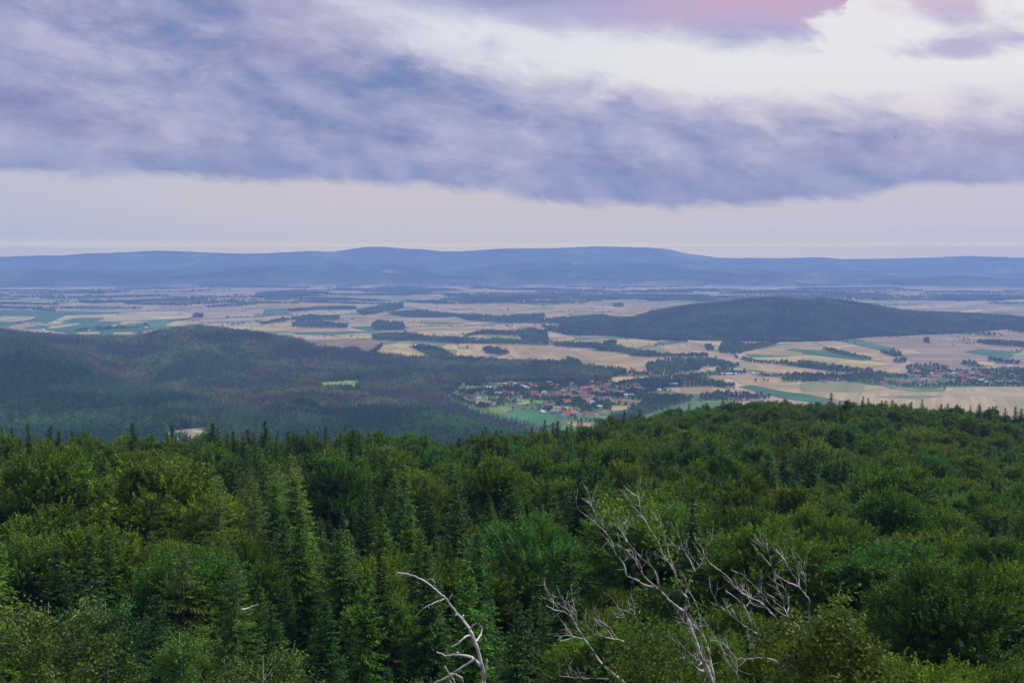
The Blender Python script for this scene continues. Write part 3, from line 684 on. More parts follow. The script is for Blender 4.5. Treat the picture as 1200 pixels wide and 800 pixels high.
def spruce(seed, H=21.0, R=3.2, gap=.38, nb=10, mat=None, L=.6, W=.19, droop=.5, name='spruce', sparse=1.0, z0=.12):
    g = np.random.default_rng(seed); P, D, N, LL, WW, TN = [], [], [], [], [], []; tw = []
    z = H * z0
    while z < H - .25:
        f = 1 - (z - H * z0) / (H * (1 - z0)); ln0 = R * (f ** .82) * (1 - .35 * max(0, f - .8) / .2) + .12; lsc = min(1.0, .38 + ln0 / 2.6)
        for b in range(nb):
            if g.random() > sparse: continue
            a = g.uniform(0, 2 * np.pi); ln = ln0 * g.uniform(.65, 1.15); m = max(2, int(ln / .26)); t = np.linspace(.12, 1, m)
            rise = (.35 if f < .3 else 0.0); tt = g.uniform(.2, .8)
            hx = np.array([math.cos(a), math.sin(a)]); pz = z + g.uniform(-.2, .2) + ln * (rise * t - droop * t * (1.1 - .55 * t))
            pts = np.column_stack([hx[0] * ln * t, hx[1] * ln * t, pz])
            dr = unit(np.gradient(pts, axis=0)) if m > 1 else np.array([[hx[0], hx[1], 0]])
            side = np.array([-hx[1], hx[0], 0])
            for sgn in (-1, 1, 0):
                d = dr * (.75 if sgn else 1.0) + side * sgn * .8 + np.array([0, 0, -.28 if sgn else .12]) + g.normal(size=(m, 3)) * .18
                P.append(pts); D.append(d); N.append(np.array([0, 0, 1.0]) + g.normal(size=(m, 3)) * .45)
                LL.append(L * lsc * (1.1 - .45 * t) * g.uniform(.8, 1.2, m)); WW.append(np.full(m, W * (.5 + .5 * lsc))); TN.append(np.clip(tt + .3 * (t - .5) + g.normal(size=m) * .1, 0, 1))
        z += gap * g.uniform(.8, 1.2)
    m = 10; P.append(np.column_stack([np.zeros(m), np.zeros(m), np.linspace(H - 1.4, H - .15, m)])); D.append(g.normal(size=(m, 3)) * .4 + np.array([0, 0, 1.])); N.append(g.normal(size=(m, 3)))
    LL.append(np.full(m, .4)); WW.append(np.full(m, .1)); TN.append(np.full(m, .6))
    V, Fq, tn = leaves(np.concatenate(P), np.concatenate(D), np.concatenate(N), np.concatenate(LL), np.concatenate(WW), np.concatenate(TN))
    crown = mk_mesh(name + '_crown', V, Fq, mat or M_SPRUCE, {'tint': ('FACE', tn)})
    V, Fq = tube([(0, 0, 0), (0, .05, H * .5), (0, 0, H * .97)], [.26, .16, .02], 7)
    return crown, mk_mesh(name + '_trunk', V, Fq, M_BARK, smooth=True), H

def birch(seed, H=18.0, R=3.8, name='birch'):
    g = np.random.default_rng(seed); parts = [tube([(0, 0, 0), (.1, .05, H * .35), (-.05, .1, H * .7), (0, 0, H * .96)], [.15, .12, .06, .015], 7)]
    P, D, N, TN = [], [], [], []
    for b in range(110):
        z = H * g.uniform(.2, .97); f = (z / H - .2) / .8; ln = R * (1.25 * math.sin(math.pi * min(1, .22 + .72 * f)) ** .8) * g.uniform(.6, 1.15) + .25
        a = g.uniform(0, 2 * np.pi); h = np.array([math.cos(a), math.sin(a), g.uniform(.45, 1.0)]); h /= np.linalg.norm(h)
        p0 = np.array([0, 0, z * .93]); p1 = p0 + h * ln * .6; p2 = p0 + h * ln + np.array([0, 0, -.1 * ln])
        parts.append(tube([p0, p1, p2], [.028, .018, .006], 4))
        m = int(190 * (.5 + ln / R)); t = g.uniform(.15, 1.05, m)[:, None]
        pp = p0 * (1 - t) + p2 * t + g.normal(size=(m, 3)) * np.array([.26, .26, .3]); tt = g.uniform(.2, .8)
        P.append(pp); D.append(h + g.normal(size=(m, 3)) * .8); N.append(g.normal(size=(m, 3)) + np.array([0, 0, .5])); TN.append(np.clip(tt + .25 * (t[:, 0] - .5) + g.normal(size=m) * .15, 0, 1))
    P = np.concatenate(P); n = len(P)
    V, Fq, tn = leaves(P, np.concatenate(D), np.concatenate(N), g.uniform(.13, .23, n), .12, np.concatenate(TN))
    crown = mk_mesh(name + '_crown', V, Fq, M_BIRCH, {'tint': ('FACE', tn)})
    V, Fq, _ = join(parts); return crown, mk_mesh(name + '_trunk', V, Fq, M_BIRCHBARK, smooth=True), H

def small_conifer(seed, mat, H=18., R=2.6):
    g = np.random.default_rng(seed); n = 150; f = g.uniform(0, 1, n) ** .75; a = g.uniform(0, 2 * np.pi, n); z = H * (1 - f * .88); rr = R * f ** .85 * g.uniform(.35, 1.0, n)
    P = np.column_stack([np.cos(a) * rr * .5, np.sin(a) * rr * .5, z]); D = np.column_stack([np.cos(a), np.sin(a), g.uniform(-.9, -.1, n)])
    V, Fq, tn = leaves(P, D, g.normal(size=(n, 3)) * .5 + np.array([0, 0, 1.]), .6 + rr * .9, .7 + .35 * rr, g.uniform(.1, .9, n))
    return mk_mesh('far_conifer', V, Fq, mat, {'tint': ('FACE', tn)})
def small_broadleaf(seed, mat, H=15., R=4.2, n=190):
    g = np.random.default_rng(seed); d = unit(g.normal(size=(n, 3)) + np.array([0, 0, .3])); nl = 9; lc = unit(g.normal(size=(nl, 3)) + np.array([0, 0, .3])) * .55
    c = lc[g.integers(0, nl, n)] + d * g.uniform(.3, .5, (n, 1)); P = c * np.array([R, R, H * .4]) + np.array([0, 0, H * .58])
    V, Fq, tn = leaves(P, d + np.array([0, 0, .3]) + g.normal(size=(n, 3)) * .5, d + g.normal(size=(n, 3)) * .4 + np.array([0, 0, .4]), 1.6, 1.25, g.uniform(.1, .9, n))
    tv, tf = tube([(0, 0, 0), (0, 0, H * .5)], [.3, .2], 5)
    V, Fq, tn = join([(V, Fq, tn), (tv, tf, np.full(len(tf), .1))])
    return mk_mesh('far_broadleaf', V, Fq, mat, {'tint': ('FACE', tn)})

BEECH = [beech(11 + i, R=r, HC=hc, H=h, lean=l) for i, (r, hc, h, l) in enumerate(((4.6, 10.5, 18, .25), (5.4, 10.0, 17.5, .3), (3.8, 11.5, 19, .2), (4.9, 9.0, 17, .3), (4.2, 10.0, 18.5, .15)))]
SPRUCE = [spruce(31 + i, H=h, R=r, nb=nb, droop=dr) for i, (h, r, nb, dr) in enumerate(((21, 3.9, 11, .5), (22.5, 4.5, 11, .6), (19.5, 3.5, 10, .42), (23, 3.5, 9, .7)))]
LARCH = [spruce(51 + i, H=h, R=r, gap=.42, nb=11, mat=M_LARCH, L=.62, W=.11, droop=.3, name='larch', sparse=.8, z0=.2) for i, (h, r) in enumerate(((20.5, 4.2), (19, 3.8)))]
BIRCH = [birch(61 + i, H=h, R=r) for i, (h, r) in enumerate(((18, 3.8), (16.5, 4.3), (19, 3.1)))]
NB = len(BEECH)
BEECH += [beech(111 + i, R=r, HC=hc, H=h, lean=l, nl=44, ns=36, nleaf=40, L=.20, W=.115) for i, (r, hc, h, l) in enumerate(((4.7, 10.5, 18, .25), (5.6, 10.5, 17.5, .3), (4.3, 10.0, 18.5, .15)))]
KIND = {'beech': BEECH, 'spruce': SPRUCE, 'larch': LARCH, 'birch': BIRCH}

# ------------------------------------------------------------------ scattering far trees as one mass each
def scatter(name, pts, sc, rz, pi, protos, label, color=(1, 1, 1, 1)):
    me = mk_mesh(name + '_points', pts, np.zeros((0, 3), np.int32), None, {'sc': ('POINT', sc), 'rz': ('POINT', rz), 'pi': ('POINT', pi)}) if False else None
    me = bpy.data.meshes.new(name); me.vertices.add(len(pts)); me.vertices.foreach_set('co', np.asarray(pts, np.float32).ravel())
    for an, arr in (('sc', sc), ('rz', rz), ('pi', pi)):
        a = me.attributes.new(an, 'FLOAT', 'POINT'); a.data.foreach_set('value', np.asarray(arr, np.float32))
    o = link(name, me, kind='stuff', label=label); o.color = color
    ng = bpy.data.node_groups.new(name + '_scatter', 'GeometryNodeTree')
    ng.interface.new_socket('Geometry', in_out='INPUT', socket_type='NodeSocketGeometry'); ng.interface.new_socket('Geometry', in_out='OUTPUT', socket_type='NodeSocketGeometry')
    gi, go = ng.nodes.new('NodeGroupInput'), ng.nodes.new('NodeGroupOutput'); jn = ng.nodes.new('GeometryNodeJoinGeometry')
    def attr(n):
        a = ng.nodes.new('GeometryNodeInputNamedAttribute'); a.data_type = 'FLOAT'; a.inputs[0].default_value = n; return a.outputs[0]
    asc, arz, api = attr('sc'), attr('rz'), attr('pi')
    cx = ng.nodes.new('ShaderNodeCombineXYZ'); ng.links.new(arz, cx.inputs[2])
    for k, pr in enumerate(protos):
        if not np.any(np.asarray(pi) == k): continue
        cmpn = ng.nodes.new('FunctionNodeCompare'); cmpn.data_type = 'FLOAT'; cmpn.operation = 'EQUAL'
        ng.links.new(api, cmpn.inputs[0]); cmpn.inputs[1].default_value = k
        for s in cmpn.inputs:
            if s.name == 'Epsilon': s.default_value = 0.1
        oi = ng.nodes.new('GeometryNodeObjectInfo'); oi.inputs['Object'].default_value = pr
        ip = ng.nodes.new('GeometryNodeInstanceOnPoints')
        ng.links.new(gi.outputs[0], ip.inputs['Points']); ng.links.new(cmpn.outputs[0], ip.inputs['Selection'])
        ng.links.new(oi.outputs['Geometry'], ip.inputs['Instance']); ng.links.new(cx.outputs[0], ip.inputs['Rotation']); ng.links.new(asc, ip.inputs['Scale'])
        ng.links.new(ip.outputs[0], jn.inputs[0])
    ng.links.new(jn.outputs[0], go.inputs[0])
    md = o.modifiers.new('scatter', 'NODES'); md.node_group = ng
    return o
def proto(me): return bpy.data.objects.new(me.name + '_shape', me)
FAR_C = [proto(small_conifer(71 + i, M_HILLC, H=h, R=r)) for i, (h, r) in enumerate(((18, 2.7), (20, 3.0), (16, 2.4)))]
FAR_B = [proto(small_broadleaf(81 + i, M_HILLB, H=h, R=r)) for i, (h, r) in enumerate(((15, 4.2), (13, 3.8), (16, 4.8)))]
FAR = FAR_C + FAR_B

def polar_grid(r0, r1, th0, th1, sp_):
    out = []
    r = r0
    while r < r1:
        n = int((th1 - th0) * r / sp_)
        t = th0 + (np.arange(n) + RNG.uniform(-.4, .4, n)) * sp_ / r
        rr = r + RNG.uniform(-.45, .45, n) * sp_
        out.append(np.column_stack([rr * np.sin(t), rr * np.cos(t)])); r += sp_
    return np.concatenate(out)

def visible(x, y, z, top=30.0, tol=18.0):
    r = np.hypot(x, y); return (z + top + tol - CAMZ) / r > horizon(x, y)

def lowfreq(x, y, s, k=0):
    return .5 + .25 * (np.sin(x / s + 2.1 * np.sin(y / (s * 1.7) + k)) + np.sin(y / s * 1.3 + 1.7 * np.sin(x / (s * 1.3) + 2 * k)))

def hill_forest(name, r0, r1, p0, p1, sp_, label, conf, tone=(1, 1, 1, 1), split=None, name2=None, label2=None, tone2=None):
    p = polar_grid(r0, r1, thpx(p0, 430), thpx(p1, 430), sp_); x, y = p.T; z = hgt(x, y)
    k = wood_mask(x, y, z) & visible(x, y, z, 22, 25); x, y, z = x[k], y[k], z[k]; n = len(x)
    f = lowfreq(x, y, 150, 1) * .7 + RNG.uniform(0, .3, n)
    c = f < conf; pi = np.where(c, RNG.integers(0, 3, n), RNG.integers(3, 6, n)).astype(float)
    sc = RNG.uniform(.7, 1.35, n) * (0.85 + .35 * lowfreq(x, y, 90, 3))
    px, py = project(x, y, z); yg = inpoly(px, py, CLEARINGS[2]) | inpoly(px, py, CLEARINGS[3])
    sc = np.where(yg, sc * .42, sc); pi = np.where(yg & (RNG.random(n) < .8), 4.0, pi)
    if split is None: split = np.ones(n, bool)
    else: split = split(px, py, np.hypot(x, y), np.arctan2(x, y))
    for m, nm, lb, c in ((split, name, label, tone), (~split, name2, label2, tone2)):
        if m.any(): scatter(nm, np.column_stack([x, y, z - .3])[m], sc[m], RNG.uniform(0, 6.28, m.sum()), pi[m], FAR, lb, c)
    return n
CR_C = [(-300, 3000), (0, 3000), (100, 2880), (155, 2640), (230, 2350), (300, 2150), (420, 2200), (560, 2200), (760, 2200)]
_cc = np.array(CR_C, float); _ccth = np.array([thpx(p, 440) for p in _cc[:, 0]])
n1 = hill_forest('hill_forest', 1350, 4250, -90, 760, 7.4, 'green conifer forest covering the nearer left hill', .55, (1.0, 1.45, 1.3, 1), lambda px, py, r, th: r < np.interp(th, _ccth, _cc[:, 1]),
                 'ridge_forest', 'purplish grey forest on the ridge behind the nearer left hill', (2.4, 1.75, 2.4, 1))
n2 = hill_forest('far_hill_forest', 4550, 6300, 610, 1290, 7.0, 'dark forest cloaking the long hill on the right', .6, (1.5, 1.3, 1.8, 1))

# ------------------------------------------------------------------ valley copses, tree lines, orchards (one mass), lone trees apart
WOODS = [
    D_((265, 440), (270, 405), (390, 382), (540, 378), (560, 418), (550, 442), (400, 458), (270, 452)), D_((545, 418), (540, 380), (640, 380), (775, 412), (740, 427), (600, 417)),
    D_((0, 308), (130, 312), (200, 333), (300, 343), (350, 357), (600, 353), (600, 364), (330, 367), (190, 361), (150, 345), (0, 331)),
    D_((660, 325), (680, 285), (720, 272), (800, 303), (960, 288), (980, 295), (820, 333), (740, 352), (700, 347), (655, 335)), D_((578, 306), (600, 300), (632, 320), (628, 333), (590, 330)),
    D_((740, 366), (860, 392), (1000, 394), (1210, 424), (1210, 434), (1000, 408), (850, 398), (740, 372)), D_((480, 474), (620, 458), (740, 450), (760, 460), (620, 470), (500, 482)),
    D_((220, 497), (440, 474), (560, 484), (740, 522), (750, 537), (600, 524), (430, 529), (230, 511)), D_((-60, 436), (130, 450), (250, 458), (440, 462), (440, 468), (0, 474), (-60, 470)),
    D_((1000, 478), (1060, 462), (1210, 470), (1250, 498), (1000, 500)), D_((540, 588), (660, 560), (720, 570), (950, 580), (930, 594), (700, 606), (560, 602)),
    D_((150, 660), (250, 615), (340, 585), (440, 575), (520, 595), (480, 610), (380, 640), (250, 680)), D_((360, 262), (480, 268), (490, 280), (420, 268)),
    D_((30, 300), (60, 285), (105, 288), (100, 300), (40, 304)), D_((640, 432), (740, 440), (800, 445), (800, 456), (650, 452)), D_((850, 458), (1000, 462), (1000, 474), (860, 468)),
    E_((-20, 392), (100, 408), (200, 420), (310, 434), (300, 458), (180, 448), (-20, 416)), E_((570, 445), (560, 420), (700, 410), (790, 420), (800, 444), (700, 464), (580, 464)),
    E_((100, 320), (160, 330), (260, 354), (385, 378), (380, 382), (250, 360), (140, 336)), E_((420, 340), (500, 335), (550, 358), (500, 368)), E_((490, 384), (560, 378), (565, 396), (500, 398)),
    E_((655, 285), (665, 268), (685, 270), (690, 290)), E_((940, 284), (1040, 278), (1210, 294), (1210, 312), (1000, 299)), E_((850, 400), (900, 394), (980, 414), (960, 424)), E_((1000, 380), (1180, 397), (1170, 405), (1010, 390)),
    E_((830, 226), (920, 234), (1050, 248), (1040, 252), (850, 238)), E_((1100, 222), (1210, 210), (1210, 238)), E_((310, 446), (312, 436), (380, 440), (380, 450)), E_((0, 465), (110, 468), (250, 470), (440, 455), (440, 520), (260, 500), (0, 500)),
    E_((780, 440), (1000, 432), (1230, 425), (1230, 530), (1000, 522), (800, 526), (790, 470)), E_((430, 460), (600, 466), (780, 445), (790, 480), (620, 482), (450, 478)), E_((440, 500), (620, 500), (800, 505), (800, 525), (640, 528), (480, 522)),
    C_((130, 120), (220, 118), (300, 140), (360, 160), (350, 170), (240, 170)), C_((510, 130), (560, 127), (660, 155), (600, 165), (530, 155)),
    C_((-60, 62), (150, 56), (250, 75), (420, 70), (560, 85), (850, 93), (860, 112), (400, 103), (100, 88), (-60, 84)), C_((420, 65), (500, 42), (780, 30), (850, 45), (860, 93), (720, 84), (700, 62), (520, 55)),
    C_((860, 98), (1000, 104), (1210, 114), (1210, 138), (900, 118)), C_((1050, 225), (1180, 238), (1260, 250), (1260, 262), (1060, 262)), C_((920, 200), (960, 185), (1020, 200), (1030, 220), (930, 212)),
    B_((780, 150), (880, 135), (950, 160), (900, 172)), B_((965, 172), (1020, 135), (1045, 115), (1050, 125), (1010, 170)), B_((1020, 72), (1080, 62), (1220, 60), (1220, 85), (1120, 100), (1060, 84)),
    A_((1085, 60), (1100, 45), (1140, 45), (1140, 62)), A_((420, 130), (560, 112), (640, 118), (820, 105), (860, 112), (640, 130), (430, 138)),
    G_((170, 375), (180, 352), (330, 356), (430, 368), (430, 382), (300, 380)), G_((540, 372), (560, 352), (690, 358), (700, 388), (560, 390)), G_((20, 360), (140, 338), (150, 345), (40, 364)), G_((150, 298), (300, 285), (470, 283), (470, 292), (300, 294), (160, 304)),
    G_((140, 340), (250, 325), (390, 330), (390, 342), (250, 348)), G_((470, 300), (560, 285), (690, 262), (690, 285), (640, 300), (500, 322)), G_((620, 315), (760, 300), (920, 318), (920, 332), (700, 328)), G_((900, 320), (1100, 325), (1210, 345), (1210, 358), (1000, 345)),
    G_((880, 225), (1000, 220), (1000, 232), (890, 235)), G_((860, 245), (980, 238), (1210, 235), (1210, 255), (1000, 262)), G_((480, 205), (600, 190), (880, 195), (980, 205), (700, 215)), G_((0, 215), (180, 205), (360, 215), (200, 228), (0, 232)), G_((230, 240), (420, 240), (500, 250), (300, 255)),
    H_((40, 335), (180, 325), (300, 318), (310, 345), (700, 340), (700, 355), (300, 360), (60, 350)), H_((-20, 230), (130, 225), (300, 232), (280, 245), (-20, 258)), H_((220, 330), (310, 318), (320, 330)), H_((300, 372), (400, 382), (500, 390), (700, 380), (860, 400), (860, 425), (560, 418), (420, 415), (320, 395)),
    H_((630, 272), (680, 270), (680, 280), (635, 282)), H_((760, 240), (900, 232), (1100, 232), (1100, 245), (800, 255)), H_((440, 232), (600, 230), (740, 240), (600, 250), (460, 248)), H_((585, 452), (620, 442), (650, 445), (640, 458)),
]
# ------------------------------------------------------------------ houses
M_WALL = {k: plain_mat('plaster_' + k, c, .85, .12, 1.0) for k, c in (('white', (.84, .83, .80)), ('cream', (.66, .58, .45)), ('grey', (.45, .45, .46)), ('brown', (.32, .22, .16)))}
M_ROOF = {k: plain_mat('roof_' + k, c, .8, .3, 2.0) for k, c in (('red', (.38, .11, .07)), ('orange', (.42, .19, .08)), ('dark red', (.19, .075, .06)), ('grey', (.30, .31, .34)), ('pale', (.62, .62, .66)))}
M_PANE = plain_mat('window_glass', (.05, .06, .08), .2, .2, 1.0)
def house_meshes(L, Wd, H, rh, wall, roof):
    a, b = L / 2, Wd / 2
    V = [(-a, -b, 0), (a, -b, 0), (a, b, 0), (-a, b, 0), (-a, -b, H), (a, -b, H), (a, b, H), (-a, b, H), (-a, 0, H + rh), (a, 0, H + rh)]
    me = bpy.data.meshes.new('house_wall'); me.from_pydata(V, [], [(0, 1, 5, 4), (2, 3, 7, 6), (1, 2, 6, 9, 5), (3, 0, 4, 8, 7)]); me.materials.append(M_WALL[wall])
    o, t = .5, .25; sl = rh / b; e = b + o; ze = H - sl * o
    R = [(-a - o, -e, ze + .06), (a + o, -e, ze + .06), (a + o, 0, H + rh + .06), (-a - o, 0, H + rh + .06), (a + o, e, ze + .06), (-a - o, e, ze + .06)]
    R += [(x, y, z + t) for x, y, z in R]
    rm = bpy.data.meshes.new('house_roof'); rm.from_pydata(R, [], [(6, 7, 8, 9), (9, 8, 10, 11), (1, 0, 3, 2), (2, 3, 5, 4), (0, 1, 7, 6), (4, 5, 11, 10), (1, 2, 8, 7), (2, 4, 10, 8), (3, 0, 6, 9), (5, 3, 9, 11)]); rm.materials.append(M_ROOF[roof])
    return me, rm
HOUSES = []     # px, py (foot), length, wall, roof, turn, place words
def hz(ox, oy, s, rows, place):
    for zx, zy, ln, wl, rf in rows: HOUSES.append((ox + zx * s, oy + zy * s, ln, wl, rf, place))
hz(500, 420, .25, [
    (137, 166, 11, 'white', 'red'), (168, 177, 13, 'brown', 'red'), (205, 186, 18, 'cream', 'dark red'), (240, 170, 14, 'cream', 'red'), (243, 195, 14, 'white', 'grey'), (298, 217, 17, 'cream', 'red'), (225, 180, 12, 'grey', 'dark red'),
    (300, 141, 24, 'white', 'pale'), (325, 126, 12, 'cream', 'red'), (335, 170, 16, 'grey', 'grey'), (378, 170, 15, 'white', 'dark red'), (405, 170, 11, 'white', 'red'), (445, 136, 13, 'white', 'grey'), (456, 138, 11, 'white', 'pale'),
    (490, 135, 12, 'brown', 'red'), (505, 168, 16, 'cream', 'red'), (520, 180, 26, 'white', 'red'), (600, 133, 20, 'cream', 'red'), (575, 120, 13, 'brown', 'red'), (535, 186, 11, 'white', 'red'), (472, 146, 10, 'grey', 'grey')], 'western lanes'),
hz(500, 420, .25, [
    (655, 150, 16, 'white', 'red'), (680, 150, 20, 'white', 'red'), (692, 160, 13, 'white', 'red'), (660, 168, 14, 'white', 'dark red'), (610, 172, 16, 'cream', 'dark red'), (630, 178, 13, 'brown', 'red'), (585, 168, 13, 'grey', 'dark red'),
    (720, 166, 18, 'white', 'red'), (737, 166, 16, 'cream', 'red'), (757, 164, 18, 'brown', 'red'), (778, 162, 14, 'white', 'red'), (795, 156, 13, 'cream', 'orange'), (820, 166, 17, 'brown', 'dark red'), (832, 158, 12, 'cream', 'dark red'), (855, 157, 12, 'grey', 'dark red'),
    (882, 161, 15, 'white', 'red'), (898, 160, 11, 'white', 'grey'), (915, 160, 12, 'white', 'red'), (670, 180, 12, 'cream', 'red'), (640, 160, 12, 'cream', 'grey'), (705, 150, 11, 'white', 'dark red'), (745, 176, 11, 'white', 'red'), (595, 180, 12, 'cream', 'red')], 'crowded village centre'),
hz(500, 420, .25, [
    (845, 193, 18, 'white', 'red'), (655, 206, 20, 'cream', 'red'), (662, 214, 14, 'white', 'red'), (752, 201, 20, 'cream', 'orange'), (766, 208, 13, 'white', 'grey'), (778, 212, 11, 'white', 'pale'), (570, 227, 18, 'brown', 'red'), (550, 257, 24, 'white', 'pale'), (603, 256, 18, 'grey', 'grey'),
    (655, 268, 22, 'white', 'red'), (680, 264, 17, 'cream', 'red'), (702, 263, 11, 'white', 'grey'), (765, 270, 22, 'white', 'red'), (792, 268, 12, 'white', 'dark red'), (810, 232, 11, 'cream', 'pale')], 'meadow side'),
hz(500, 420, .25, [
    (990, 145, 15, 'cream', 'red'), (967, 141, 16, 'brown', 'red'), (1010, 148, 12, 'white', 'grey'), (940, 178, 22, 'white', 'pale'), (960, 180, 12, 'white', 'grey'), (1155, 130, 18, 'white', 'pale'), (1090, 154, 16, 'white', 'pale'), (975, 128, 11, 'white', 'red')], 'eastern edge'),
hz(1020, 410, .15, [
    (470, 196, 14, 'white', 'grey'), (460, 216, 15, 'cream', 'red'), (495, 216, 18, 'cream', 'red'), (530, 210, 20, 'white', 'red'), (385, 216, 13, 'white', 'red'), (355, 215, 13, 'white', 'grey'), (350, 250, 13, 'cream', 'grey'), (410, 241, 14, 'white', 'grey'), (240, 264, 15, 'white', 'red'),
    (275, 268, 18, 'white', 'red'), (290, 258, 12, 'white', 'red'), (440, 246, 16, 'white', 'grey'), (490, 266, 20, 'white', 'red'), (525, 255, 14, 'brown', 'red'), (555, 195, 14, 'white', 'dark red'), (595, 190, 15, 'brown', 'dark red'), (625, 198, 15, 'white', 'grey')], 'western half'),
hz(1020, 410, .15, [
    (655, 190, 14, 'white', 'pale'), (688, 192, 14, 'white', 'pale'), (775, 230, 42, 'white', 'red'), (820, 192, 20, 'white', 'dark red'), (850, 206, 18, 'cream', 'dark red'), (630, 240, 17, 'white', 'dark red'), (640, 215, 16, 'cream', 'red'), (575, 246, 14, 'cream', 'red'), (700, 215, 16, 'brown', 'red'),
    (880, 212, 18, 'cream', 'red'), (950, 188, 16, 'cream', 'dark red'), (1000, 256, 18, 'grey', 'dark red'), (1110, 205, 16, 'cream', 'grey'), (1125, 260, 16, 'brown', 'dark red'), (925, 222, 15, 'grey', 'dark red'), (880, 148, 16, 'cream', 'red'), (1045, 144, 15, 'white', 'grey'), (1085, 134, 18, 'white', 'pale')], 'eastern half'),
hz(1020, 410, .15, [(180, 296, 13, 'white', 'grey'), (160, 256, 15, 'brown', 'dark red'), (85, 268, 13, 'grey', 'dark red'), (120, 280, 12, 'cream', 'red'), (215, 278, 12, 'cream', 'dark red')], 'tree-lined western fringe')
for px, py, ln, wl, rf, pl in ((50, 387, 16, 'white', 'pale', 'wooded left ridge'), (104, 388, 18, 'white', 'red', 'wooded left ridge'), (110, 386, 16, 'cream', 'red', 'wooded left ridge'), (125, 383.5, 14, 'cream', 'dark red', 'wooded left ridge'), (140, 381, 18, 'brown', 'red', 'wooded left ridge'), (170, 384, 18, 'white', 'red', 'wooded left ridge'), (150, 383, 13, 'cream', 'grey', 'wooded left ridge'),
                               (200, 382, 16, 'white', 'red', 'wooded left ridge'), (236, 379, 18, 'white', 'red', 'wooded left ridge'), (854, 439, 46, 'white', 'pale', 'farm between tan fields'), (884, 438.5, 26, 'white', 'pale', 'farm between tan fields'), (790, 452, 18, 'white', 'grey', 'hedge north of the village'),
                               (594, 388.5, 26, 'cream', 'red', 'pale pasture grove'), (602, 388, 22, 'white', 'red', 'pale pasture grove'), (550, 396, 18, 'white', 'red', 'pale pasture grove'), (560, 399, 16, 'cream', 'red', 'pale pasture grove'),
                               (702, 360.5, 60, 'white', 'pale', 'far tan plain'), (712, 360.8, 45, 'white', 'pale', 'far tan plain'), (694, 360.2, 40, 'white', 'pale', 'far tan plain'), (675, 379.8, 24, 'white', 'grey', 'far tan plain'), (962, 448, 16, 'cream', 'red', 'tree belt by tan field'), (968, 449, 14, 'white', 'grey', 'tree belt by tan field'),
                               (230, 338.5, 70, 'cream', 'pale', 'hazy far plain'), (238, 338.8, 60, 'white', 'pale', 'hazy far plain'), (60, 361, 30, 'white', 'grey', 'hazy far plain'), (66, 361.5, 28, 'white', 'red', 'hazy far plain'), (330, 358, 26, 'white', 'pale', 'hazy far plain')):
    HOUSES.append((px, py, ln, wl, rf, pl))
def more_houses():
    g = np.random.default_rng(21); done = [(h[0], h[1]) for h in HOUSES]
    for poly, n, pl, lo_, hi in (([(640, 450), (700, 449), (735, 453), (730, 466), (650, 467), (622, 460)], 18, 'crowded village centre', 10, 14), ([(545, 446), (610, 445), (640, 452), (640, 466), (560, 468), (535, 460)], 10, 'western lanes', 10, 14),
                                 ([(650, 468), (700, 472), (715, 486), (650, 490), (640, 478)], 8, 'meadow side', 10, 14), ([(1062, 437), (1105, 434), (1110, 450), (1065, 454)], 9, 'western half', 12, 17), ([(1110, 434), (1165, 436), (1170, 450), (1115, 450)], 7, 'eastern half', 12, 17)):
        a = np.array(poly); k = 0
        for _ in range(4000):
            if k >= n: break
            x, y = g.uniform(a[:, 0].min(), a[:, 0].max()), g.uniform(a[:, 1].min(), a[:, 1].max())
            if not inpoly(np.array([x]), np.array([y]), poly)[0] or any(abs(x - u) < 4.6 and abs(y - v) < 1.5 for u, v in done): continue
            done.append((x, y)); k += 1
            HOUSES.append((x, y, int(g.integers(lo_, hi)), str(g.choice(['white', 'white', 'cream', 'grey'])), str(g.choice(['red', 'dark red', 'grey', 'orange', 'pale'], p=[.62, .2, .12, .06, 0] if y > 454 or x < 900 else [.25, .22, .28, .05, .20])), pl))
more_houses()
SIZE = lambda l: 'small' if l < 13 else 'mid-sized' if l < 17 else 'large' if l < 24 else 'very long'
SIDE = {'western lanes': 'in the western village lanes', 'crowded village centre': 'in the crowded village centre', 'meadow side': 'by the green village meadow',
        'eastern edge': 'at the eastern village edge', 'western half': 'west of the pale church tower', 'eastern half': 'around the pale church tower', 'tree-lined western fringe': 'on the wooded church village fringe',
        'wooded left ridge': 'beyond the wooded left ridge', 'farm between tan fields': 'at the farm between tan fields', 'hedge north of the village': 'by the hedge behind the village', 'pale pasture grove': 'in the grove by the olive pasture',
        'far tan plain': 'on the far tan plain', 'tree belt by tan field': 'by the tree belt near the tan field', 'hazy far plain': 'on the hazy far plain'}
ORD = ['leftmost', 'second from left', 'third from left', 'fourth from left', 'fifth from left', 'sixth from left', 'seventh from left', 'eighth from left', 'ninth from left', 'tenth from left', 'eleventh from left', 'twelfth from left', 'thirteenth from left']
def uniq(items):
    """items: (key words, x) -> label; items with the same words are told apart by their order from the left"""
    by = {}
    for i, (w, x) in enumerate(items): by.setdefault(w, []).append((x, i))
    out = [None] * len(items)
    for w, l in by.items():
        l.sort()
        for k, (_x, i) in enumerate(l):
            out[i] = w if len(l) == 1 else (w + ', ' + (ORD[k] if k < len(ORD) - 0 else 'far right') if k < len(l) - 1 or len(l) > len(ORD) else w + ', rightmost')
    return out
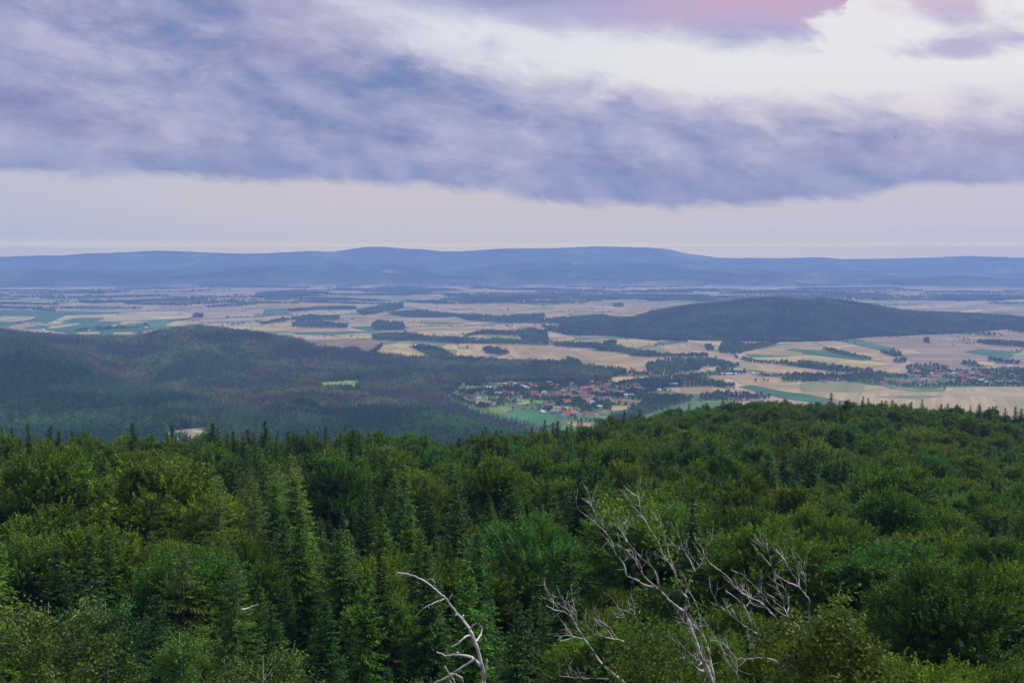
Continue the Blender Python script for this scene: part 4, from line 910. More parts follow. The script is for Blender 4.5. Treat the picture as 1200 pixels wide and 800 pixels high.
def build_houses():
    cache = {}; labs = uniq([(f"{SIZE(l)} {w} house with {r} roof {SIDE[pl]}", px) for px, py, l, w, r, pl in HOUSES])
    pos = on_ground([h[0] for h in HOUSES], [h[1] for h in HOUSES])
    g = np.random.default_rng(5)
    for (px, py, ln, wl, rf, pl), lb, p in zip(HOUSES, labs, pos):
        key = (ln, wl, rf)
        if key not in cache: cache[key] = house_meshes(ln, 7.5 + ln * .14, 4.6 if ln < 24 else 4.0, (3.6 if rf not in ('pale',) else 1.8), wl, rf)
        r = math.hypot(p[0], p[1])
        o = link('farmhouse' if ln >= 24 else 'house', None, loc=(p[0], p[1], p[2] - .1), rz=float(g.choice([0.0, .15, -.3, .5, 1.3, 1.57, 1.75, -.15])) + .1, label=lb, category='house', group='houses in the ' + ('far valley' if r > 4000 else 'valley village'))
        link('wall', cache[key][0], o); link('roof', cache[key][1], o)
build_houses()
def build_church():
    p = on_ground([1020 + 730 * .15], [410 + 208 * .15])[0]
    o = link('church', None, loc=(p[0], p[1], p[2] - .1), rz=.2, label='pale church with tall tower and red nave roof amid village trees', category='church')
    a, b = house_meshes(26, 13, 10, 7, 'cream', 'red'); link('nave_wall', a, o); link('nave_roof', b, o)
    s, h = 3.4, 27
    V = [(14 + x * s + s, y * s, z) for z in (0, h) for x, y in ((-1, -1), (1, -1), (1, 1), (-1, 1))]
    me = bpy.data.meshes.new('tower'); me.from_pydata(V, [], [(0, 1, 5, 4), (1, 2, 6, 5), (2, 3, 7, 6), (3, 0, 4, 7), (4, 5, 6, 7)]); me.materials.append(M_WALL['white']); t = link('tower', me, o)
    e = s + .4
    V = [(14 + s + x * e, y * e, h + .02) for x, y in ((-1, -1), (1, -1), (1, 1), (-1, 1))] + [(14 + s, 0, h + 9)]
    me = bpy.data.meshes.new('spire'); me.from_pydata(V, [], [(0, 1, 4), (1, 2, 4), (2, 3, 4), (3, 0, 4), (3, 2, 1, 0)]); me.materials.append(M_ROOF['grey']); link('spire', me, t)
build_church()

def valley():
    P, S, K = [], [], []
    for w in WOODS:
        g = on_ground([p[0] for p in w], [p[1] for p in w])
        r = np.hypot(g[:, 0], g[:, 1]).mean(); lo_, hi = g.min(0), g.max(0)
        s = 8.5 if r < 5000 else 12 if r < 8000 else 18
        gx, gy = np.meshgrid(np.arange(lo_[0], hi[0], s), np.arange(lo_[1], hi[1], s)); gx = gx.ravel() + RNG.uniform(-.45, .45, gx.size) * s; gy = gy.ravel() + RNG.uniform(-.45, .45, gy.size) * s
        k = inpoly(gx, gy, [(a[0], a[1]) for a in g]) & (RNG.random(len(gx)) > .1); gx, gy = gx[k], gy[k]; n = len(gx)
        P.append(np.column_stack([gx, gy])); S.append(RNG.uniform(.3, 1.1, n) * (1.0 if r < 5000 else 1.25)); K.append(np.where(RNG.random(n) < .12, RNG.integers(0, 3, n), RNG.integers(3, 6, n)))
    p = np.concatenate(P); sS, kK = np.concatenate(S), np.concatenate(K); ok = np.ones(len(p), bool)
    for h in on_ground([h[0] for h in HOUSES], [h[1] for h in HOUSES]):
        rr = math.hypot(h[0], h[1]); dx, dy = p[:, 0] - h[0], p[:, 1] - h[1]; ok &= ~((np.abs(dx) < 11) & (dy > -.011 * rr) & (dy < 12))
    hh = on_ground([h[0] for h in HOUSES], [h[1] for h in HOUSES])
    for h in hh: sS = np.where((np.abs(p[:, 0] - h[0]) < 60) & (np.abs(p[:, 1] - h[1] + 40) < 110), np.minimum(sS, .55 + .2 * np.sin(p[:, 0] * 3)), sS)
    p, sS, kK = p[ok], sS[ok], kK[ok]; z = hgt(p[:, 0], p[:, 1]); n = len(p)
    scatter('valley_woods', np.column_stack([p, z]), sS, RNG.uniform(0, 6.28, n), kK.astype(float), FAR, 'dark copses and hedgerow belts between the valley fields', (1.2, 1.25, 1.25, 1))
    # far strips of woodland on the plain
    P, S = [], []
    for _ in range(330):
        th = RNG.uniform(TH[0] * .85, TH[-1] * .85); r = math.exp(RNG.uniform(math.log(5800), math.log(13300)))
        if r < (8800 if math.degrees(th) > 3 else 7900): continue
        c = np.array([r * math.sin(th), r * math.cos(th)]); a = RNG.normal(0, .35) + .1; ln = RNG.uniform(150, 1500) ; wd = RNG.uniform(15, 60) if RNG.random() < .87 else RNG.uniform(100, 260)
        n = int(ln * wd / 200 * (9000 / r)) + int(ln / 12); n = min(n, 900)
        u, v = RNG.uniform(-.5, .5, n) * ln, RNG.normal(0, .35, n) * wd
        P.append(c + np.column_stack([u * math.cos(a) - v * math.sin(a), u * math.sin(a) + v * math.cos(a)])); S.append(RNG.uniform(.5, 1.0, n) * (1 + r / 25000))
    for _ in range(300):     # thin hedgerows along field edges nearer by
        th = RNG.uniform(TH[0] * .8, TH[-1] * .8); r = RNG.uniform(4300, 8800); c = np.array([r * math.sin(th), r * math.cos(th)])
        if wood_mask(c[:1], c[1:], hgt(c[:1], c[1:]))[0] or hgt(c[:1], c[1:])[0] > 12: continue
        a = .1 + RNG.normal(0, .18) + (1.5 if RNG.random() < .25 else 0); ln = RNG.uniform(60, 420); n = int(ln / RNG.uniform(9, 26)) + 2
        u, v = RNG.uniform(-.5, .5, n) * ln, RNG.normal(0, 2.5, n)
        P.append(c + np.column_stack([u * math.cos(a) - v * math.sin(a), u * math.sin(a) + v * math.cos(a)])); S.append(RNG.uniform(.25, .75, n))
    p = np.concatenate(P); s = np.concatenate(S); z = hgt(p[:, 0], p[:, 1]); k = visible(p[:, 0], p[:, 1], z, 10, 15)
    p, s, z = p[k], s[k], z[k]; n = len(p)
    scatter('plain_woods', np.column_stack([p, z - .5]), s, RNG.uniform(0, 6.28, n), RNG.integers(3, 6, n).astype(float), FAR, 'thin dark strips of woodland far across the plain')
    return n
n3 = valley()

# village garden trees: one mass of greenery between the houses
def village_trees():
    poly = [(512, 452), (560, 441), (640, 440), (700, 440), (760, 444), (800, 448), (800, 466), (770, 476), (740, 496), (690, 500), (600, 482), (560, 478), (520, 466)]
    g = on_ground([p[0] for p in poly], [p[1] for p in poly]); lo_, hi = g.min(0), g.max(0)
    n = 17000; x = RNG.uniform(lo_[0], hi[0], n); y = RNG.uniform(lo_[1], hi[1], n); k = inpoly(x, y, [(a[0], a[1]) for a in g]); x, y = x[k], y[k]
    px, py = project(x, y, hgt(x, y)); k = np.ones(len(x), bool)
    for fp, c in FIELDS: k &= ~inpoly(px, py, fp)
    k &= (lowfreq(x, y, 45, 2) + RNG.uniform(-.25, .25, len(x))) > .36
    hp = on_ground([h[0] for h in HOUSES], [h[1] for h in HOUSES])
    for h in hp:
        dx, dy = x - h[0], y - h[1]; k &= ~((np.abs(dx) < 12) & (dy > -24) & (dy < 9))
    x, y = x[k], y[k]; n = len(x)
    scatter('village_trees', np.column_stack([x, y, hgt(x, y)]), RNG.uniform(.28, .78, n), RNG.uniform(0, 6.28, n), RNG.integers(3, 6, n).astype(float), FAR, 'garden trees and hedges massed between the village houses')
village_trees()

# lone trees standing in the fields
LONE = [C_((435, 132))[0] + ('round dark tree alone in the wide tan field', 1.15), C_((385, 112))[0] + ('dark tree beside a low hedge in tan field', .9), D_((185, 440))[0] + ('small round tree where tan field meets the hedge', .9), D_((20, 432))[0] + ('lone tree at the lower edge of the tan field', .8),
        D_((280, 298))[0] + ('tiny tree beside the blue green strip on the slope', .6), D_((160, 275))[0] + ('bushy tree on the straw slope under the long hill', .75), D_((190, 308))[0] + ('tree at the foot of the straw slope', .6), D_((855, 500))[0] + ('first of three round trees before the teal field', .9),
        D_((902, 499))[0] + ('middle one of three round trees before the teal field', .8), D_((922, 498))[0] + ('last of three round trees before the teal field', .7), D_((795, 446))[0] + ('tall tree beside the white farm sheds', 1.0),
        E_((670, 288))[0] + ('bushy tree in the middle of the mauve field', 1.1), E_((875, 275))[0] + ('lone tree on the open mauve field under the hill', .8), E_((905, 235))[0] + ('tree at the foot of the long wooded hill', .9), E_((770, 548))[0] + ('dark tree at the tip of the green strip', .8),
        B_((737, 356))[0] + ('small dark tree at the left of the green clearing', .5), B_((790, 360))[0] + ('small dark tree in the middle of the green clearing', .5), B_((828, 360))[0] + ('taller dark tree on the right of the green clearing', .6),
        B_((878, 66))[0] + ('left dark bush on the pale field by the wood', .6), B_((908, 80))[0] + ('right dark bush on the pale field by the wood', .6), H_((140, 298))[0] + ('tall tree alone on the far tan plain', 1.3), C_((1090, 222))[0] + ('pair-like bushy tree on the tan field edge', .9), C_((1135, 232))[0] + ('low tree near the tan field corner', .6)]
def lone():
    for k, (px, py, lb, s) in enumerate(LONE):
        p = on_ground([px], [py])[0]; o = link('field_tree', FAR_B[k % 3].data, loc=p, rz=k * 1.1, label=lb, category='tree', group='lone trees in the fields'); o.scale = (s, s, s)
    for k in range(8):
        px, py = E_((312 + k * 9, 447 + k * .4))[0]; p = on_ground([px], [py])[0]
        o = link('poplar_tree', FAR_C[k % 3].data, loc=p, rz=k, label='slim poplar in the tall close row beside the church village', category='tree', group='row of poplars'); o.scale = (1.0, 1.0, .95)
lone()

# ------------------------------------------------------------------ the near forest
TONES = {'beech': [('olive green', (1.12, 1.0, .8, 1)), ('mid green', (.92, 1.0, .95, 1)), ('deep green', (.64, .82, .88, 1)), ('yellow green', (1.35, 1.15, .8, 1)), ('blue green', (.68, 1.0, 1.3, 1)), ('shade-darkened green', (.42, .56, .58, 1))],  # last beech tone paints the domed tree's shade into its leaf colour
         'spruce': [('dark green', (.8, .85, 1.0, 1)), ('fresh green', (1.35, 1.35, 1.0, 1)), ('almost black green', (.5, .6, .8, 1))],
         'larch': [('pale olive', (1.1, 1.0, 1.0, 1)), ('soft green', (.75, .95, 1.0, 1))],
         'birch': [('bright green', (1.0, 1.1, .9, 1)), ('olive', (1.0, .95, .8, 1)), ('teal green', (.6, 1.0, 1.25, 1))]}
SHAPE = {'beech': ['broad', 'wide domed', 'tall', 'flat-topped', 'rounded', 'broad', 'wide domed', 'rounded'], 'spruce': ['pointed', 'wide-skirted', 'slender', 'very tall'], 'larch': ['feathery', 'wispy'], 'birch': ['young', 'bushy young', 'slim young']}
BASE_H = {k: [p[2] for p in v] for k, v in KIND.items()}
TREES = []      # kind, proto, x, y, z, scale, rz, tone, hero label
def put(kind, px, py_top, r, height=None, pr=0, tone=0, label=None, scale=None):
    """a tree whose tip stands in the photo at (px, py_top), r metres off"""
    th, s = ray(px, py_top); x, y = r * math.sin(th), r * math.cos(th); zt = CAMZ + s * r; zg = float(hgt(x, y)); h = zt - zg if height is None else height
    TREES.append([kind, pr, x, y, zt - h if height is not None and False else zg, max(h, 3.0) / BASE_H[kind][pr], float(RNG.uniform(0, 6.28)), tone, label])
HERO = [
    ('larch', 252, 556, 128, 0, 0, 'tall wispy pale olive larch left of the white dead snag'), ('larch', 218, 625, 100, 1, 0, 'pale olive larch crowding the foot of the tallest larch'), ('larch', 282, 640, 96, 0, 1, 'soft green larch with hanging branches below the tall larch'),
    ('beech', 186, 540, 150, 1, 3, 'big yellow green beech with fanned crown below the pale clearing'), ('beech', 50, 522, 165, 0, 0, 'broad olive beech near the left border under the skyline'),
    ('spruce', 347, 588, 112, 3, 1, 'slender fresh green spruce with bare trunk showing'), ('spruce', 551, 655, 84, 0, 1, 'light green young spruce behind the white dead snag'), ('beech', 616, 612, 118, 4, 4, 'blue green rounded beech in the dark middle of the forest'),
    ('birch', 45, 690, 80, 1, 1, 'olive birch with white stem low at the left'), ('birch', 128, 683, 84, 1, 2, 'teal green leafy birch beside the olive birch'), ('birch', 312, 752, 56, 0, 0, 'bright green young birch at the bottom below the larches'), ('birch', 224, 722, 66, 2, 0, 'slim green sapling at the bottom left of the young birch'),
    ('birch', 128, 779, 50, 2, 0, 'bright sapling tip poking up at the bottom border'), ('birch', 42, 788, 50, 0, 1, 'olive sapling tips at the bottom left corner'), ('birch', 492, 778, 54, 2, 0, 'green sapling at the foot of the white dead snag'),
    ('beech', 1112, 672, 92, 1, 5, 'big dark domed beech at the lower right'), ('beech', 1190, 660, 98, 0, 0, 'olive beech behind the big dark domed beech'), ('beech', 905, 622, 112, 1, 0, 'wide olive beech behind the two bare-topped trees'), ('beech', 985, 612, 125, 0, 1, 'mid green beech between bare trees and dark domed beech'),
    ('beech', 1040, 640, 110, 0, 4, 'blue green beech just above the dark domed beech'), ('beech', 390, 545, 175, 3, 4, 'blue green beech on the far left slope below the meadow'), ('spruce', 395, 610, 105, 1, 0, 'wide-skirted dark spruce right of the slender spruce'), ('spruce', 660, 640, 96, 0, 0, 'dark pointed spruce left of the twisted bare tree'),
    ('spruce', 600, 700, 70, 2, 0, 'dark slender spruce right of the white dead snag'), ('spruce', 455, 640, 90, 3, 0, 'very tall dark spruce just left of the snag tip'), ('spruce', 424, 660, 84, 0, 1, 'fresh green pointed spruce left of the dead snag'), ('beech', 760, 590, 128, 1, 1, 'mid green domed beech behind the twisted bare tree'),
    ('spruce', 380, 695, 76, 1, 2, 'nearly black spruce in the dark hollow beside the young birch'), ('spruce', 180, 690, 74, 2, 2, 'nearly black spruce in shade beside the teal birch'), ('spruce', 700, 735, 60, 2, 2, 'nearly black spruce below the small grey bare tree'),
]
for k, px, py, r, pr, tn, lb in HERO: put(k, px, py, r, pr=NB + pr % 3 if k == 'beech' and r < 135 else pr, tone=tn, label=lb)
SKY = [(14, 500, 295), (36, 495, 280), (56, 498, 300), (68, 502, 300), (88, 503, 290), (98, 505, 300), (157, 493, 285), (192, 503, 290), (249, 494, 270), (258, 500, 280), (290, 501, 285), (299, 503, 290), (311, 492, 270), (372, 503, 300), (379, 498, 290), (413, 499, 290),
       (480, 512, 300), (573, 499, 330), (582, 503, 330), (590, 501, 335), (611, 508, 330), (637, 491, 330), (655, 492, 340), (663, 497, 340), (540, 511, 320), (846, 470, 520), (974, 461, 510), (985, 471, 520), (1010, 463, 520), (1019, 466, 520), (1034, 470, 520), (1045, 470, 525), (1066, 469, 530), (1082, 468, 530), (1103, 474, 530), (1111, 474, 530),
       (1123, 477, 530), (1140, 475, 520), (1146, 474, 525), (1160, 478, 530), (1167, 474, 525), (1180, 478, 530), (1187, 477, 530), (1196, 480, 530)]
skl = uniq([(('spruce tip ' + ('breaking the left forest skyline below the hills' if p[0] < 235 else 'on the skyline below the green clearing' if p[0] < 500 else 'on the skyline below the red-roofed village' if p[0] < 800 else 'on the right hill crest before the tan field')), p[0]) for p in SKY])
for i, ((px, py, r), lb) in enumerate(zip(SKY, skl)): put('spruce', px, py - ((i * 5) % 4 if px > 840 else 0), r, pr=(i * 7) % 4, tone=0 if i % 3 else 2, label=lb)

def near_forest():
    grid = {}
    def ok(x, y, d):
        cx, cy = int(x // 6), int(y // 6)
        for i in (cx - 1, cx, cx + 1):
            for j in (cy - 1, cy, cy + 1):
                for (a, b, e) in grid.get((i, j), ()):
                    if (a - x) ** 2 + (b - y) ** 2 < (max(d, e) * .5 + min(d, e) * .5) ** 2: return False
        grid.setdefault((cx, cy), []).append((x, y, d)); return True
    for t in TREES: ok(t[2], t[3], 3.5)
    g = np.random.default_rng(99)
    n = 42000; th = g.uniform(thpx(-90, 600), thpx(1290, 600), n); r = np.sqrt(g.uniform(34 ** 2, 660 ** 2, n))
    order = np.argsort(g.random(n))
    heroes = [(t[2], t[3], math.hypot(t[2], t[3]), project(t[2], t[3], t[4] + t[5] * BASE_H[t[0]][t[1]])) for t in TREES if t[8] and math.hypot(t[2], t[3]) < 240]
    for i in order:
        x, y = r[i] * math.sin(th[i]), r[i] * math.cos(th[i]); z = float(hgt(x, y)); px, py = (float(v) for v in project(x, y, z + 17))
        if px > 600 and r[i] > 640 or px < 520 and r[i] > 420: continue
        lf = float(lowfreq(x, y, 42, 1)); u = g.random()
        # which kind grows where
        c = (.15 + .22 * (lf > .68)) if px < 690 else .05 + .08 * (lf > .7)
        if 300 < px < 690 and py > 575: c = .78
        elif 270 < px < 440 and py < 575: c = .45
        elif 840 < px < 1000 and 525 < py < 570: c = .45
        elif px < 250 and py < 620: c = .07
        elif px > 900 and py > 570: c = .06
        lar = .35 if (150 < px < 380 and py > 555) else .03
        kind = 'spruce' if u < c else 'beech'
        if g.random() < lar: kind = 'larch'
        if r[i] < 70: kind = 'birch' if g.random() < .35 else kind
        d = {'beech': 6.6, 'spruce': 4.0, 'larch': 4.6, 'birch': 3.4}[kind] * g.uniform(.85, 1.1)
        if not ok(x, y, d): continue
        pr = int(g.integers(0, NB if kind == 'beech' else len(KIND[kind]))); pr = (NB + pr % 3) if kind == 'beech' and r[i] < 135 else pr; s = g.uniform(.74, 1.12)
        if kind == 'spruce': s *= .93
        if r[i] < 85: s *= .80
        if r[i] < 55: s *= .72
        # crowns must not stand in front of the marked trees
        top = project(x, y, z + s * BASE_H[kind][pr])
        hw = F * {'beech': 4.6, 'spruce': 2.4, 'larch': 2.6, 'birch': 2.2}[kind] * s / r[i]
        bad = False
        for hx, hy, hr, (hpx, hpy) in heroes:
            if hr > r[i] and abs(hpx - top[0]) < hw + 14 and top[1] < hpy + F * 6.5 / hr: bad = True; break
        if bad: s *= .7
        if bad and project(x, y, z + s * BASE_H[kind][pr])[1] < 0: continue
        tw = {'beech': [.34, .30, .16, .10, .10] if px < 650 else [.30, .34, .2, .08, .08], 'spruce': [.5, .3, .2], 'larch': [.6, .4], 'birch': [.5, .25, .25]}[kind]
        TREES.append([kind, pr, x, y, z, s, float(g.uniform(0, 6.28)), int(g.choice(len(tw), p=tw)), None])
near_forest()

# how much of each tree can be seen (coarse depth picture), to decide which stand as trees of their own
def seen_share():
    W, Hh = 600, 400; buf = np.zeros((Hh, W), bool); order = sorted(range(len(TREES)), key=lambda i: math.hypot(TREES[i][2], TREES[i][3])); vis = np.zeros(len(TREES), int)
    for i in order:
        k, pr, x, y, z, s, *_ = TREES[i]; h = s * BASE_H[k][pr]; r = math.hypot(x, y)
        px, py = project(x, y, z + h); _px, pb = project(x, y, z + h * .25)
        w = F * {'beech': 4.4, 'spruce': 2.2, 'larch': 2.4, 'birch': 2.0}[k] * s / r * .5; t, b = int(py * .5), int(pb * .5) + 1; c = px * .5
        if b < 0 or t >= Hh or c + w < 0 or c - w >= W: continue
        for row in range(max(t, 0), min(b, Hh)):
            f = (row - t + .5) / max(b - t, 1); ww = w * (math.sqrt(max(0, 1 - (1 - min(1, f * 1.7)) ** 2)) if k in ('beech', 'birch') else f)
            a0, a1 = int(max(0, c - ww)), int(min(W, c + ww + 1))
            if a1 > a0: seg = buf[row, a0:a1]; vis[i] += int((~seg).sum()); seg[:] = True
    return vis
VIS = seen_share()
def place_words(px, py, r):
    if px < 130: a = 'near the left border'
    elif px < 250: a = 'below the pale clearing'
    elif px < 360: a = 'right of the pale larches'
    elif px < 450: a = 'below the green clearing'
    elif px < 560: a = 'behind the white snag'
    elif px < 660: a = 'below the red village'
    elif px < 760: a = 'behind the twisted tree'
    elif px < 860: a = 'below the white farm sheds'
    elif px < 960: a = 'below the long hill summit'
    elif px < 1060: a = 'below the poplar row'
    else: a = 'below the church village'
    b = ('on the forest crest' if r > 420 or (r > 255 and px < 560) else 'upslope' if r > 270 else 'midslope' if r > 180 else 'downslope' if r > 115 else 'in the front rows' if r > 72 else 'at the forest foot')
    return b + ' ' + a
LIM = {'beech': 299, 'spruce': 290, 'larch': 90, 'birch': 60}
def build_near():
    idx = {k: [i for i, t in enumerate(TREES) if t[0] == k] for k in KIND}
    single = set()
    for k, l in idx.items():
        l = sorted((i for i in l if VIS[i] >= 14 or TREES[i][8]), key=lambda i: -(VIS[i] + (1e6 if TREES[i][8] else 0))); single |= set(l[:LIM[k]])
    items, order = [], []
    for i in sorted(single):
        k, pr, x, y, z, s, rz, tn, lb = TREES[i]; px, py = project(x, y, z + s * BASE_H[k][pr]); r = math.hypot(x, y)
        size = 'small ' if s < .8 else ''
        items.append((lb or f"{size}{TONES[k][tn][0].replace('almost black green', 'blackish')} {SHAPE[k][pr]} {k} {place_words(px, py, r)}", float(px))); order.append(i)
    labs = uniq(items)
    for i, lb in zip(order, labs):
        k, pr, x, y, z, s, rz, tn, hero = TREES[i]
        cr, tr, _h = KIND[k][pr]
        o = link(k + '_tree', None, loc=(x, y, z - .2), rz=rz, label=lb, category='tree', group=k + ' trees of the near forest'); wd = 1.0 + .16 * math.sin(i * 2.7); o.scale = (s * wd, s * wd, s); o.rotation_euler = (.035 * math.sin(i * 1.9), .035 * math.cos(i * 3.1), rz)
        a = link('trunk', tr, o); b = link('crown', cr, o); b.color = TONES[k][tn][1]
    rest = [i for i in range(len(TREES)) if i not in single]
    protos, pid = [], {}
    for k in KIND:
        for j, (cr, tr, _h) in enumerate(KIND[k]):
            pid[(k, j)] = len(protos); protos.append(proto(cr))
    if rest:
        A = [TREES[i] for i in rest]
        scatter('forest_canopy', np.array([(t[2], t[3], t[4] - .2) for t in A]), np.array([t[5] for t in A]), np.array([t[6] for t in A]), np.array([pid[(t[0], t[1])] for t in A], float), protos,
                'remaining mixed canopy filling the near forest between the single trees', (.85, .95, 1.0, 1))
    print('TREES', len(TREES), 'single', len(single), {k: sum(1 for i in single if TREES[i][0] == k) for k in KIND}, 'hill', n1, n2, n3)
build_near()

# ------------------------------------------------------------------ bare, dead trees in front
def at(px, py, r):
    th, s = ray(px, py); return np.array([r * math.sin(th), r * math.cos(th), CAMZ + s * r])
def branch(pts, map_, r, w0, w1, g, sway=.5, phase=None):
    """a traced limb: smooth path with its own wander in depth"""
    n = len(pts); P = np.array([map_(*p) for p in pts], float)
    t = np.concatenate([[0], np.cumsum(np.hypot(*np.diff(P, axis=0).T))]); t /= t[-1]
    m = max(8, n * 4); tt = np.linspace(0, 1, m)
    # Catmull-Rom-like smoothing through the traced points
    px, py = np.interp(tt, t, P[:, 0]), np.interp(tt, t, P[:, 1])
    for _ in range(1):
        px[1:-1] = (px[:-2] + 2 * px[1:-1] + px[2:]) / 4; py[1:-1] = (py[:-2] + 2 * py[1:-1] + py[2:]) / 4
    dep = r + sway * np.sin(tt * g.uniform(1, 3)) * g.choice([-1, 1])
    X = np.array([at(a, b, d) for a, b, d in zip(px, py, dep)])
    X += g.normal(size=X.shape) * .006
    rad = (w0 + (w1 - w0) * tt ** .8) * r / F * .5
    return X, rad * (1 + .12 * np.sin(tt * 23))
def twigs(X, rad, g, n, ln, upv=(-.5, 0, .8)):
    out = []
    for _ in range(n):
        k = int(g.integers(len(X) // 3, len(X))); d = unit(np.array(upv) + g.normal(size=3) * .55); p = X[k]; L = ln * g.uniform(.4, 1.2); pts = [p]
        for s in range(4): d = unit(d + g.normal(size=3) * .22); pts.append(pts[-1] + d * L / 4)
        out.append(tube(pts, np.linspace(min(rad[k] * .6, .008), .0022, 5), 4))
        if g.random() < .6:
            d2 = unit(d + g.normal(size=3) * .6); out.append(tube([pts[2], pts[2] + d2 * L * .3, pts[2] + d2 * L * .5 + np.array([0, 0, .04])], [.006, .004, .002], 4))
    return out
def bare_tree(name, label, limbs, map_, r, mat, tw, twl, seed, base_px, scale=1.0, crown=None, extra=None):
    g = np.random.default_rng(seed); parts, tips = [], []
    th, _ = ray(base_px[0], 790); bx, by = r * math.sin(th), r * math.cos(th); bz = float(hgt(bx, by)) - .3
    base = np.array([bx, by, bz])
    for k, (w0, w1, pts) in enumerate(limbs):
        X, rad = branch(pts, map_, r, w0 * scale, w1 * scale, g, .35 if k else .15)
        if k == 0 or (k in (extra or ())):      # stem runs on down to the ground, out of sight
            m = 10; low = np.array([X[0] * (1 - t) + base * t + np.array([math.sin(t * 5) * .12, 0, 0]) for t in np.linspace(1, 0.02, m)])
            X = np.concatenate([low, X]); rad = np.concatenate([np.linspace(rad[0] * 1.9, rad[0], m), rad])
        parts.append(tube(X - base, rad, 7))
        parts += twigs(X - base, rad, g, int(tw * (1 if k else .3)), twl)
        tips.append(X)
    V, Fq, _ = join(parts)
    o = link(name, None, loc=base, label=label, category='bare tree')
    link('trunk', mk_mesh(name + '_limbs', V, Fq, mat, smooth=True), o)
    if crown is not None:
        V, Fq, tn = crown(g, tips)
        link('crown', mk_mesh(name + '_leaves', V - base, Fq, M_BUSH, {'tint': ('FACE', tn)}), o)
    return o
m1 = lambda a, b: (640 + a * .275, 580 + b * .275)
m2 = lambda a, b: (800 + a * .25, 600 + b * .25)
m3 = lambda a, b: (450 + a * 160 / 853, 650 + b * 160 / 853)
SNAG = [(5.2, 1.3, [(628, 860), (625, 800), (615, 700), (600, 640), (580, 570), (550, 490), (500, 410), (460, 370), (420, 320), (400, 285), (360, 250), (300, 195), (260, 165), (220, 145), (160, 122), (80, 108)]),
        (2.0, .8, [(382, 275), (330, 290), (275, 318), (235, 340), (195, 388)]), (1.8, 1.0, [(403, 282), (412, 265), (427, 244)]), (1.9, 1.2, [(538, 457), (555, 440), (577, 422)]), (2.8, 1.6, [(550, 495), (500, 515), (460, 555), (420, 573)]),
        (2.6, 1.6, [(572, 540), (600, 505), (612, 465), (601, 434)]), (3.6, 1.6, [(606, 695), (585, 665), (550, 640), (500, 625), (450, 622), (380, 632), (360, 615), (330, 607)]), (2.9, 1.8, [(572, 648), (500, 690), (420, 745), (360, 780), (290, 812)]),
        (2.6, 1.8, [(625, 790), (636, 720), (643, 685), (640, 648)]), (2.4, 1.2, [(405, 742), (440, 742), (475, 757), (495, 790), (498, 820)]), (2.6, 1.4, [(450, 815), (430, 770), (405, 735), (378, 692)]), (1.0, .7, [(310, 195), (319, 172), (305, 152), (285, 150), (265, 160)]),
        (1.3, .9, [(498, 398), (490, 386), (497, 376)]), (1.3, .9, [(455, 368), (445, 378)]), (1.3, .8, [(278, 318), (282, 335)]), (1.6, 1.1, [(470, 622), (465, 608), (450, 604)]), (1.5, 1.0, [(425, 800), (405, 780)])]
bare_tree('dead_snag', 'white barkless dead snag leaning left in front of dark spruces', SNAG, m3, 25.0, M_DEAD, 0, .2, 3, (566, 800))
TWIST = [(10, 5.5, [(716, 860), (710, 800), (692, 750), (668, 700), (652, 670), (635, 615), (612, 545), (590, 495)]),
         (5.5, 1.2, [(590, 495), (560, 478), (530, 452), (500, 420), (478, 400), (476, 350), (460, 315), (420, 280), (380, 240), (350, 200), (320, 155), (290, 120)]),
         (3.6, .9, [(480, 402), (445, 372), (405, 330), (378, 272), (345, 235), (300, 205)]), (4.2, .8, [(478, 398), (430, 386), (385, 360), (342, 345), (335, 300), (310, 265), (290, 245), (286, 205), (255, 160), (215, 120), (180, 95), (125, 52)]),
         (5.0, .9, [(592, 490), (606, 468), (600, 432), (575, 412), (556, 375), (550, 335), (522, 282), (495, 250), (480, 200), (440, 140), (420, 100), (375, 52)]), (2.4, .7, [(552, 335), (528, 265), (512, 200), (490, 130), (462, 68)]),
         (3.0, .7, [(598, 415), (612, 360), (636, 325), (652, 300), (676, 265), (665, 222)]), (1.9, .6, [(634, 325), (612, 272), (582, 222), (562, 158)]), (5.5, 1.6, [(722, 860), (715, 770), (700, 700), (686, 640), (665, 580), (652, 510), (640, 460), (612, 415), (580, 378), (560, 355)]),
         (4.0, 2.2, [(650, 725), (668, 708), (690, 706), (702, 725)]), (3.2, 1.2, [(672, 752), (640, 735), (615, 708), (600, 690), (570, 715)]), (2.2, .8, [(655, 705), (630, 690), (600, 660), (575, 632), (550, 630)]), (2.4, 1.2, [(602, 560), (578, 525), (552, 488)]),
         (2.0, .8, [(672, 600), (650, 575), (640, 560)]), (1.6, .6, [(420, 100), (400, 60), (398, 20)]), (1.6, .6, [(215, 120), (208, 75), (185, 40)]), (1.4, .5, [(255, 160), (235, 110), (232, 70)]), (1.4, .5, [(345, 200), (330, 170), (285, 100)])]
